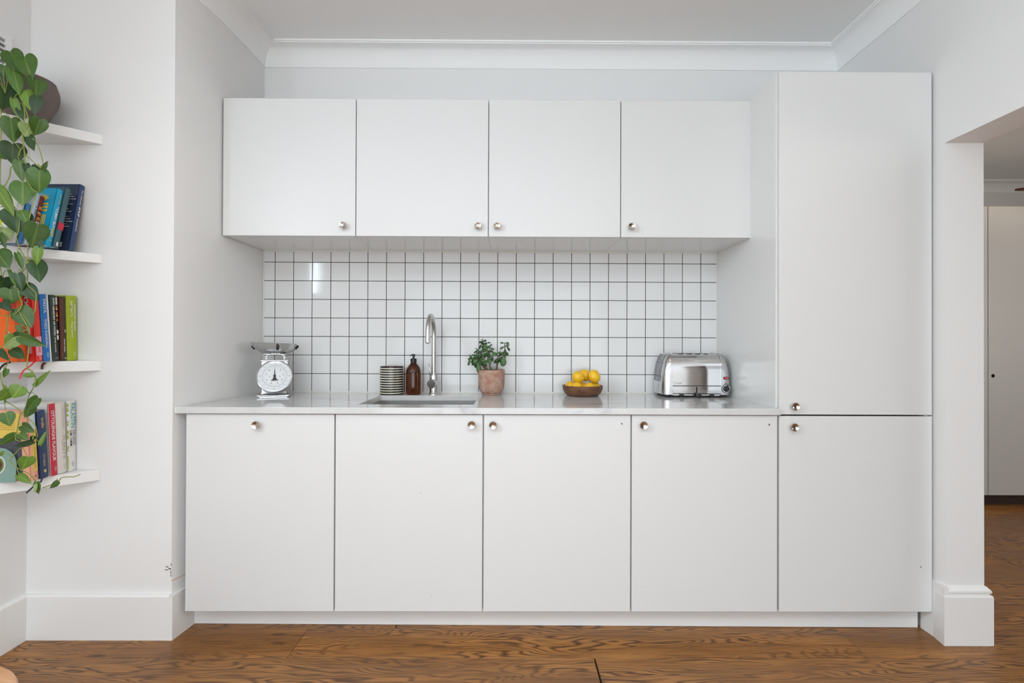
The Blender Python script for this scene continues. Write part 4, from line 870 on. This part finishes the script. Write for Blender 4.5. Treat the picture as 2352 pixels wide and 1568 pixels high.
b = Book('white book with big turquoise FALASTIN title, last on the lowest shelf', 4, -1.725, 2.0655, 2.1045, 2.0577, .277, .185, C_WHITE, C_WHITE)
b.st('FALASTIN', P_TEAL, .955, .345, .36, .54, .008); b.st('TARA WIGLEY', P_BLK, .59, .235, .60, .26, .003); b.st('SAMI TAMIMI', P_BLK, .585, .235, .25, .26, .003); publisher(b, P_BLK, .09, .3, .5)
for k, (z, h) in enumerate([(.94, .05), (.87, .05), (.80, .03), (.70, .03), (.66, .025), (.56, .05), (.49, .06), (.34, .04), (.30, .02), (.12, .2)]): b.sb(P_LEAF, z - h / 2, z + h / 2, .015, .085 if z > .2 else .03)
b = Book('off-white book with thin grey PLENTY title beside the red book', 4, -1.727, 2.0245, 2.0650, 2.0092, .273, .185, C_CREAMW, C_CREAMW)
b.st('PLENTY', P_GREY, .53, .335, .50, .36, 0); b.st('YOTAM OTTOLENGHI', P_GREY, .93, .30, .60, .20); publisher(b, P_GREY, .09, .45, .4)
C_RED = col('cloth_crimson', 196, 38, 62)
b = Book('crimson spined book titled OTTOLENGHI FLAVOUR with a white cover', 4, -1.727, 1.9925, 2.0240, 1.9772, .274, .19, C_RED, C_WHITE)
b.st('OTTOLENGHI', WHITEP, .905, .40, .26, .42, .012); b.st('FLAVOUR', WHITEP, .475, .27, .26, .42, .012); publisher(b, WHITEP, .085, .3, .5)
C_NAVY = col('cloth_navy', 36, 58, 96); P_GOLD = col('print_gold', 214, 180, 100, .5)
b = Book('navy blue cookbook with gold trullo lettering, between crimson and pink books', 4, -1.728, 1.9515, 1.9835, 1.9325, .254, .19, C_NAVY, C_NAVY)
b.st('trullo', P_GOLD, .895, .155, .35, .36, .015); b.st('Tim Siadatan', P_GOLD, .36, .18, .35, .28); b.sb(P_GOLD, .085, .125, .38, .66)
rb = B(); tube(rb, smooth_pts([(-.010, .006, -.002), (-.004, -.006, -.010), (.0, -.034, -.016), (-.006, -.062, -.030)], 4), .0036, 6); bmesh.ops.scale(rb, vec=(.35, 1, 1), verts=rb.verts[:]); finish('ribbon', rb, mat('ribbon_dark', (.03, .04, .06), .7), b.o)
C_PEACH = col('cover_peach', 236, 168, 140); C_YEL = col('cover_yellow', 226, 196, 92); C_GRAN = col('cover_granite', 72, 74, 84, .6); mottle(C_GRAN, 260, [(.4, srgb(56, 58, 68)), (.62, srgb(92, 94, 104)), (.72, srgb(140, 140, 146))], detail=2)
b = Book('peach pink book with a yellow and granite cover facing the room', 4, -1.735, 1.9215, 1.9500, 1.9022, .258, .185, C_PEACH, C_PEACH)
b.sb(C_YEL, .13, .72, .22, .84); b.sb(col('print_ice', 200, 220, 222), .73, .97, .15, .86); b.st('politan Principles', col('print_tan', 176, 140, 60, .6), .70, .52, .35, .36); b.st('(p', P_BLK, .075, .03, .3, .36)
b.cb(C_YEL, .17, 1.0, .62, .965); b.cb(C_GRAN, .17, 1.0, .085, .615); b.ct('PHAIDON', P_BLK, .74, .018, .66, .045, .0)
b.lines(col('print_tan', 176, 140, 60, .6), [(.98, .93 - k * .028, .70, .010) for k in range(8)])
# arch-topped card leaning in front
t = thing('recipe_card', 'sage green arch-shaped card with a salad bowl picture, lower left shelf front', 'card', (-1.84, 1.901, SHZ[4] + .001)); t.rotation_euler = (math.radians(-3), 0, 0)
C_SAGE = col('card_sage', 128, 158, 148)
def arch(wd, h0, r, n=16): return [(-wd, 0), (wd, 0), (wd, h0)] + [(wd * math.cos(PI * k / n), h0 + r * math.sin(PI * k / n)) for k in range(1, n)] + [(-wd, h0)]
bm = B(); pts = arch(.062, .062, .062); f0 = [bm.verts.new((x, 0, z)) for x, z in pts]; f1 = [bm.verts.new((x, .0025, z)) for x, z in pts]
bm.faces.new(f0); bm.faces.new(f1[::-1])
for i in range(len(pts)): bm.faces.new((f0[i], f0[(i + 1) % len(pts)], f1[(i + 1) % len(pts)], f1[i]))
finish('card', bm, C_SAGE, t)
for r, m, y in ((.036, col('print_plate', 205, 200, 196), -.0003), (.030, col('print_salad_green', 88, 122, 50), -.0006), (.023, col('print_beet', 92, 30, 34), -.0009), (.011, col('print_nut', 214, 186, 150), -.0012)):
    bm = B(); bm.faces.new([bm.verts.new((-.012 + r * math.cos(2 * PI * k / 28), y, .062 + r * math.sin(2 * PI * k / 28))) for k in range(28)]); finish('picture', bm, m, t)
# --- third shelf
C_LIME = col('cover_lime', 160, 178, 20); b = Book('lime green book with white HEALTHY APPETITE title, rightmost on the third shelf', 3, -1.722, 2.0550, 2.1045, 2.0456, .254, .185, C_LIME, C_LIME)
b.st('GORDON Healthy', WHITEP, .87, .42, .62, .22, .006); b.st("RAMSAY'S", WHITEP, .915, .235, .34, .22, .004); b.st('Appetite', WHITEP, .61, .26, .34, .24, 0); publisher(b, WHITEP, .09, .45, .4)
C_BRN = col('cover_umber', 40, 30, 26); b = Book('dark brown book with a wide brown ribbon down its spine', 3, -1.722, 2.0220, 2.0530, 2.0129, .247, .18, C_BRN, C_BRN)
b.st('DIANA HENRY', WHITEP, .34, .21, .52, .20, .01); b.sb(WHITEP, .030, .034, .6, .9); b.sb(WHITEP, .040, .044, .6, .9); b.sb(P_GREY, .44, .49, .70, .84)
b.sb(col('ribbon_brown', 92, 52, 38, .7), .02, .985, .02, .48, 'ribbon', .0022)
rb = B(); tube(rb, smooth_pts([(-.0255, -.0375, -.0052), (-.0285, -.0420, -.008), (-.0305, -.0450, -.015), (-.0312, -.0458, -.028)], 4), .0040, 6); finish('ribbon_end', rb, col('ribbon_brown', 92, 52, 38, .7), b.o)
C_PIC = col('cover_dark_olive', 52, 44, 34); b = Book('thin dark book with orange food pictures on its spine', 3, -1.724, 2.0145, 2.0205, 1.9997, .247, .175, C_PIC, C_PIC)
b.sb(col('print_silver', 200, 198, 192), .87, .985, .0, .98)
for k in range(7): b.sb(col(['print_orange', 'print_cherry', 'print_straw'][k % 3], *[(214, 120, 40), (130, 30, 28), (226, 190, 110)][k % 3]), .62 + k * .034, .645 + k * .034, .05, .95)
b.sb(WHITEP, .42, .48, .1, .9); b.sb(WHITEP, .33, .40, .1, .9)
C_BOTTLE = col('cover_bottle_green', 32, 52, 46); b = Book("bottle green book with white MINISTRY OF FOOD title", 3, -1.722, 1.9900, 2.0140, 1.9720, .250, .19, C_BOTTLE, C_BOTTLE)
b.st("Jamie's", WHITEP, .955, .105, .34, .50, .01); b.st('MINISTRY OF FOOD', WHITEP, .83, .445, .36, .30, .02); b.st('JAMIE OLIVER', WHITEP, .365, .235, .36, .26, .01); b.sb(P_GREY, .035, .039, .45, .9); b.sb(P_GREY, .046, .050, .45, .9)
b = Book('slim white book between the blue and bottle green books', 3, -1.724, 1.9815, 1.9895, 1.9611, .249, .19, C_WHITE, C_WHITE)
C_BLUE = col('cover_blue', 18, 110, 186); b = Book('bright blue book with white PASTA title on the third shelf', 3, -1.722, 1.9520, 1.9805, 1.9301, .249, .19, C_BLUE, C_BLUE)
b.st('PASTA', WHITEP, .925, .205, .36, .40, .0); b.st('THEO RANDALL', WHITEP, .63, .43, .36, .36, .0); publisher(b, WHITEP, .09, .36, .4)
C_SCAR = col('cover_scarlet', 228, 48, 36); C_PINK = col('cover_rose', 228, 160, 176); b = Book('scarlet and pink book with a red ribbon, between blue and orange books', 3, -1.724, 1.9230, 1.9510, 1.9014, .246, .19, C_SCAR, C_SCAR)
b.sb(C_PINK, .09, .37, .1, .9); b.st('CHER', C_SCAR, .28, .15, .35, .3, .01); publisher(b, WHITEP, .05, .4, .3)
b.cb(C_PINK, .05, .55, .12, .66); b.ct('OF N', WHITEP, .17, .96, .30, .085, .03, True)
rb = B(); box(rb, -.014, -.006, -.0012, -.0004, -.004, .24); finish('ribbon', rb, C_SCAR, b.o)
rb = B(); tube(rb, smooth_pts([(-.010, -.0008, 0), (-.013, -.010, -.012), (-.024, -.030, -.030), (-.030, -.040, -.058)], 4), .0024, 6); finish('ribbon_end', rb, C_SCAR, b.o)
C_ORG = col('cover_orange', 226, 96, 24); b = Book('orange book with a scarlet band on top, nearest on the third shelf', 3, -1.748, 1.8840, 1.9150, 1.8626, .243, .17, C_ORG, C_ORG)
b.cb(C_SCAR, 0, 1, .80, 1.0); b.cb(col('print_apricot', 222, 160, 100), .42, .62, .42, .70); b.cb(col('print_slate', 150, 164, 166), .62, 1.0, .02, .52)
b.lines(WHITEP, [(.20, .10 + k * .03, .03, .012) for k in range(12)])
rb = B(); tube(rb, smooth_pts([(-.035, -.0008, .0), (-.040, -.022, -.008), (-.045, -.036, -.030), (-.047, -.040, -.062)], 4), .0034, 6); finish('ribbon', rb, mat('ribbon_black', (.015, .015, .017), .7), b.o)
# --- second shelf, leaning back against the end wall
C_SOUP = col('cover_denim', 42, 66, 112); C_SOUPD = col('cover_dark_denim', 44, 60, 88)
b = Book('large denim blue SOUP cookbook leaning at the right end of the second shelf', 2, -1.700, 2.0335, 2.0560, 2.0842, .274, .205, C_SOUP, C_SOUPD)
b.st('The Ultimate', WHITEP, .93, .24, .40, .32); b.st('SOUP', WHITEP, .665, .15, .36, .40, .03); b.st('Cookbook', WHITEP, .49, .20, .38, .34)
b.lines(WHITEP, [(.30, .84 - k * .038, .16 + .05 * ((k * 7) % 3), .009) for k in range(14) if k not in (5, 8)])
b.cb(WHITEP, .17, .36, .045, .115, 'barcode')
for k in range(9): b.cb(P_BLK, .20 + k * .016, .207 + k * .016 + .002 * (k % 3), .055, .10, 'barcode_line', .0006)
C_TEALG = col('cover_grey_teal', 60, 98, 108); b = Book('grey teal book with a crimson block on its spine', 2, -1.709, 1.9725, 1.9965, 2.0303, .246, .20, C_TEALG, C_TEALG)
b.sb(col('print_crimson', 200, 26, 62), .30, .41, .02, .98); b.sb(WHITEP, .03, .09, .35, .65); b.cb(col('print_dark_red', 150, 20, 34), .45, .9, .94, 1.0)
b.lines(P_BLK, [(.35, .82 - k * .05, .3, .010) for k in range(6)])
C_CYAN = col('cover_cyan', 0, 164, 208); P_YEL = col('print_yellow', 240, 206, 60, .6)
b = Book('turquoise CURRY GUY EASY book with a yellow pineapple on its cover', 2, -1.715, 1.9460, 1.9715, 2.0005, .232, .185, C_CYAN, C_CYAN)
b.st('DAN TOOMBS', P_YEL, .93, .19, .52, .22); b.st('THE', WHITEP, .71, .05, .5, .3); b.st('CURRY GUY', WHITEP, .655, .335, .30, .46, .03); b.st('EASY', P_YEL, .31, .15, .30, .46, .03); b.st('(', P_YEL, .12, .03, .3, .4)
pin = B()
def leafpoly(bm, pts, y=-.0005): bm.faces.new([bm.verts.new((x, y, z)) for x, z in pts])
cx, cz = -.052, .150
for k in range(7):
    a = math.radians(30 + k * 20); leafpoly(pin, [(cx + .006 * math.cos(a + 1.2), cz + .030 + .006 * math.sin(a + 1.2)), (cx + .034 * math.cos(a), cz + .030 + .034 * math.sin(a)), (cx + .006 * math.cos(a - 1.2), cz + .030 + .006 * math.sin(a - 1.2))])
for r_ in range(3):
    for q in range(4): x_, z_ = cx - .020 + q * .0125, cz - .014 + r_ * .0135; leafpoly(pin, [(x_, z_), (x_ + .009, z_), (x_ + .010, z_ + .009), (x_ - .001, z_ + .009)])
for q in range(9): x_ = cx - .024 + q * .006; leafpoly(pin, [(x_, .020), (x_ + .0036, .020), (x_ + .0036, .124), (x_, .124)])
finish('cover_print', pin, P_YEL, b.o)
C_MAR = col('cover_maroon', 134, 34, 40); b = Book('small maroon book with orange food pictures on its spine', 2, -1.755, 1.9275, 1.9435, 1.9724, .197, .155, C_MAR, C_MAR)
for k in range(8): b.sb(col(['print_orange', 'print_straw', 'print_cherry'][k % 3], *[(214, 120, 40), (226, 190, 110), (130, 30, 28)][k % 3]), .50 + k * .036, .53 + k * .036, .08 + .1 * (k % 2), .9 - .1 * (k % 3))
b.sb(WHITEP, .385, .475, .12, .88); b.sb(P_BLK, .405, .455, .38, .66)
for k in range(5): b.sb(col('print_orange', 214, 120, 40), .14 + k * .04, .17 + k * .04, .1, .9)
C_PALE = col('cover_pale_blue', 190, 208, 226); b = Book('pale blue book with blue a-day lettering', 2, -1.756, 1.9065, 1.9255, 1.9546, .203, .155, C_PALE, C_PALE)
b.st('a day', C_SOUP, .76, .18, .4, .4, .01); b.st('£1', P_TEAL, .52, .10, .3, .55, .02)
C_SKY = col('cover_sky_blue', 58, 124, 186); b = Book('small mid blue book beside the pale blue one', 2, -1.762, 1.8865, 1.9055, 1.9232, .155, .15, C_SKY, C_SKY)
b.sb(WHITEP, .58, .84, .35, .62)
b = Book('white paperback with a maroon label and green picture, nearest on second shelf', 2, -1.766, 1.8625, 1.8850, 1.9065, .190, .15, C_WHITE, C_WHITE)
b.cb(C_MAR, .12, .34, .49, .58, 'label'); b.cb(C_WHITE, .19, .26, .52, .55, 'cover_patch', .0006); b.cb(col('print_lime', 190, 196, 40), .30, 1.0, .30, .46); b.cb(col('print_forest', 44, 84, 30), .10, .55, .03, .22, 'cover_picture')
b.lines(P_BLK, [(.95, .90 - k * .055, .60, .018) for k in range(5)] + [(.95, .26 - k * .04, .30, .012) for k in range(4)])

# ---------------------------------------------------------------- trailing plant on the top shelf
PC = Vector((-1.8125, 1.962, SHZ[1] + .0005))
t = thing('trailing_plant', 'heart-leaf trailing plant in a dark grey pot, vines hanging past all shelves', 'potted plant', PC)
pp = [(0, 0), (.058, 0), (.066, .003)]
for k in range(30):
    u = k / 29; r = .066 + .0385 * math.sin(min(1, u * 1.25) * PI / 2) - .013 * (max(0, u - .5) / .5) ** 2
    z = .003 + .138 * u; pp += [(r, z), (r + .0004, z + .0018)]
pp += [(.091, .146), (.089, .146), (.085, .13), (.0, .122)]
finish('pot', lathe(B(), pp, 56), M_POT, t, auto=60)
finish('soil', lathe(B(), [(.0865, .126), (.04, .131), (0, .132)], 24, cap=False), M_SOIL, t)
for i, v in enumerate(VINES):
    p = [Vector(q) for q in v]
    if i in (0, 1, 10): p = [PC + Vector((.02 if i < 2 else -.03, -.050, .125)), PC + Vector((.035 if i < 2 else -.02, -.088, .157))] + p[1:]
    p = [q - PC for q in p]
    finish('vine', tube(B(), smooth_pts(p, 4), .0021 if i < 5 else .0017, 7, r1=.0015), M_VINE, t, smooth=True)
HM = [[heart_mesh('leaf', m, f, d_) for f, d_ in ((.16, .10), (.30, .16), (.05, .06))] for m in LEAFM]
pet = B()
for i, (ax, ay, az, bx, by, bz, wd, tn, vx, vy, vz) in enumerate(LEAVES):
    a, v = Vector((ax, ay, az)), Vector((vx, vy, vz))
    place_leaf(HM[tn][i % 3], t, a, (bx, by, bz), wd, rl.uniform(-.42, .42), face=EYE)
    if (a - v).length < .10:
        m_ = (a + v) / 2 + Vector((0, -.004, .012)); tube(pet, [q - PC for q in smooth_pts([v, m_, a + Vector((0, .001, 0))], 4)], .0012, 5)
finish('leaf_stalks', pet, M_VINE, t, smooth=True)

# ---------------------------------------------------------------- wall vent, stool, next room
t = thing('wall_vent', 'white slatted vent high on the left wall above the trailing plant', 'vent', (-1.924, 1.90, 2.24))
fr = B(); W_, H2, d_ = .118, .108, .010
for q in ((-.0, d_, -W_, W_, H2 - .022, H2), (0, d_, -W_, W_, -H2, -H2 + .022), (0, d_, -W_, -W_ + .022, -H2 + .022, H2 - .022), (0, d_, W_ - .022, W_, -H2 + .022, H2 - .022)): box(fr, *q)
finish('frame', fr, M_TRIM, t)
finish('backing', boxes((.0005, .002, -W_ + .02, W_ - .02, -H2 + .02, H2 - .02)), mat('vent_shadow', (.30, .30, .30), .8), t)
for k in range(8):
    z = -H2 + .034 + k * .0205; sb_ = B(); box(sb_, -.0008, .0008, -W_ + .022, W_ - .022, -.008, .008)
    o = finish('slat', sb_, M_TRIM, t, loc=(.0065, 0, z)); o.rotation_euler = (0, math.radians(-38), 0)

t = thing('stool', 'round orange-brown wooden stool, edge of seat at lower left corner', 'stool', (-1.176, 1.004, 0))
finish('seat', lathe(B(), [(0, .4600), (.168, .4600), (.1775, .4575), (.181, .4500), (.180, .4400), (.172, .4330), (0, .4330)], 64), M_STOOL, t, auto=40)
for k in range(4):
    a = PI / 4 + k * PI / 2; c_, s_ = math.cos(a), math.sin(a)
    finish('leg', tube(B(), [(.165 * c_, .165 * s_, 0), (.120 * c_, .120 * s_, .434)], .014, 12, r1=.017), M_STOOL, t, smooth=True)
finish('footring', tube(B(), [(.152 * math.cos(2 * PI * k / 32), .152 * math.sin(2 * PI * k / 32), .16) for k in range(33)], .008, 8), M_STOOL, t, smooth=True)

# tall cupboards in the next room
YU = 3.85; UZ0, UZ1 = .0795, 2.2095
def hole_door(w, h, hx, hz, r):
    bm = B(); n = 24
    o = [bm.verts.new((x, 0, z)) for x, z in ((0, 0), (w, 0), (w, h), (0, h))]; c_ = [bm.verts.new((hx + r * math.cos(2 * PI * k / n), 0, hz + r * math.sin(2 * PI * k / n))) for k in range(n)]
    es = [bm.edges.new((o[i], o[(i + 1) % 4])) for i in range(4)] + [bm.edges.new((c_[i], c_[(i + 1) % n])) for i in range(n)]
    bmesh.ops.triangle_fill(bm, use_beauty=True, edges=es)
    g = bmesh.ops.extrude_face_region(bm, geom=bm.faces[:])
    for v in g['geom']:
        if isinstance(v, bmesh.types.BMVert): v.co.y = .019
    return bm
for k, (x0, x1, lb) in enumerate([(2.78, 3.533, 'pale grey tall cupboard in the next room, mostly hidden behind the doorway pier'), (3.537, 4.29, 'pale grey tall cupboard with a round finger hole seen through the doorway')]):
    t = thing('tall_cupboard', lb, 'cupboard', (x0, YU, UZ0), group='tall cupboards in the next room')
    finish('body', boxes((0, x1 - x0, .020, .58, 0, UZ1 - UZ0)), M_BODY, t)
    hx = .034
    dr = finish('door', hole_door(x1 - x0 - .002, UZ1 - UZ0, hx, .958 - UZ0, .0135), mat('cupboard_pale_grey', (.56, .555, .54), .4), t)
    finish('finger_hole', lathe(B(), [(.0134, 0), (.0134, .018), (0, .018)], 24, cap=False, M=Matrix.Translation((hx, 0.0005, .958 - UZ0)) @ Matrix.Rotation(-PI / 2, 4, 'X')), mat('hole_wood', (.05, .035, .025), .8), dr)['label'] = 'dark round finger hole'
M_PL = mat('dark_plinth', (.028, .011, .008), .55)
tag(finish('cupboard_plinth', boxes((2.78, 4.29, 3.905, 3.925, .001, .0785)), M_PL), 'dark brown plinth under the cupboards in the next room', 'plinth')
# ceiling fan with wooden blades
FX, FY, FZ = 3.775, 3.22, 2.150
t = thing('ceiling_fan', 'ceiling fan with dark wooden blades, one blade tip showing through the doorway', 'ceiling fan', (FX, FY, FZ))
finish('rod', lathe(B(), [(.055, CEIL - FZ), (.05, CEIL - FZ - .05), (.013, CEIL - FZ - .06), (.013, .06), (0, .06)], 24), M_NICKEL, t, auto=40)
finish('motor', lathe(B(), [(0, -.05), (.05, -.045), (.085, -.01), (.085, .04), (.05, .07), (0, .07)], 32), M_NICKEL, t, auto=40)
for k in range(3):
    bm = B(); pl_ = []
    for q in range(13): a = -PI / 2 + PI * q / 12; pl_.append((.555 + .070 * math.cos(a), .070 * math.sin(a)))
    pl_ += [(.10, .042), (.10, -.042)]
    prism(bm, pl_, -.004, .004)
    bmesh.ops.rotate(bm, verts=bm.verts[:], cent=(0, 0, 0), matrix=Matrix.Rotation(math.radians(-9), 3, 'X')); bmesh.ops.rotate(bm, verts=bm.verts[:], cent=(0, 0, 0), matrix=Matrix.Rotation(PI + k * 2 * PI / 3, 3, 'Z'))
    finish('blade', bm, M_FANWOOD, t)
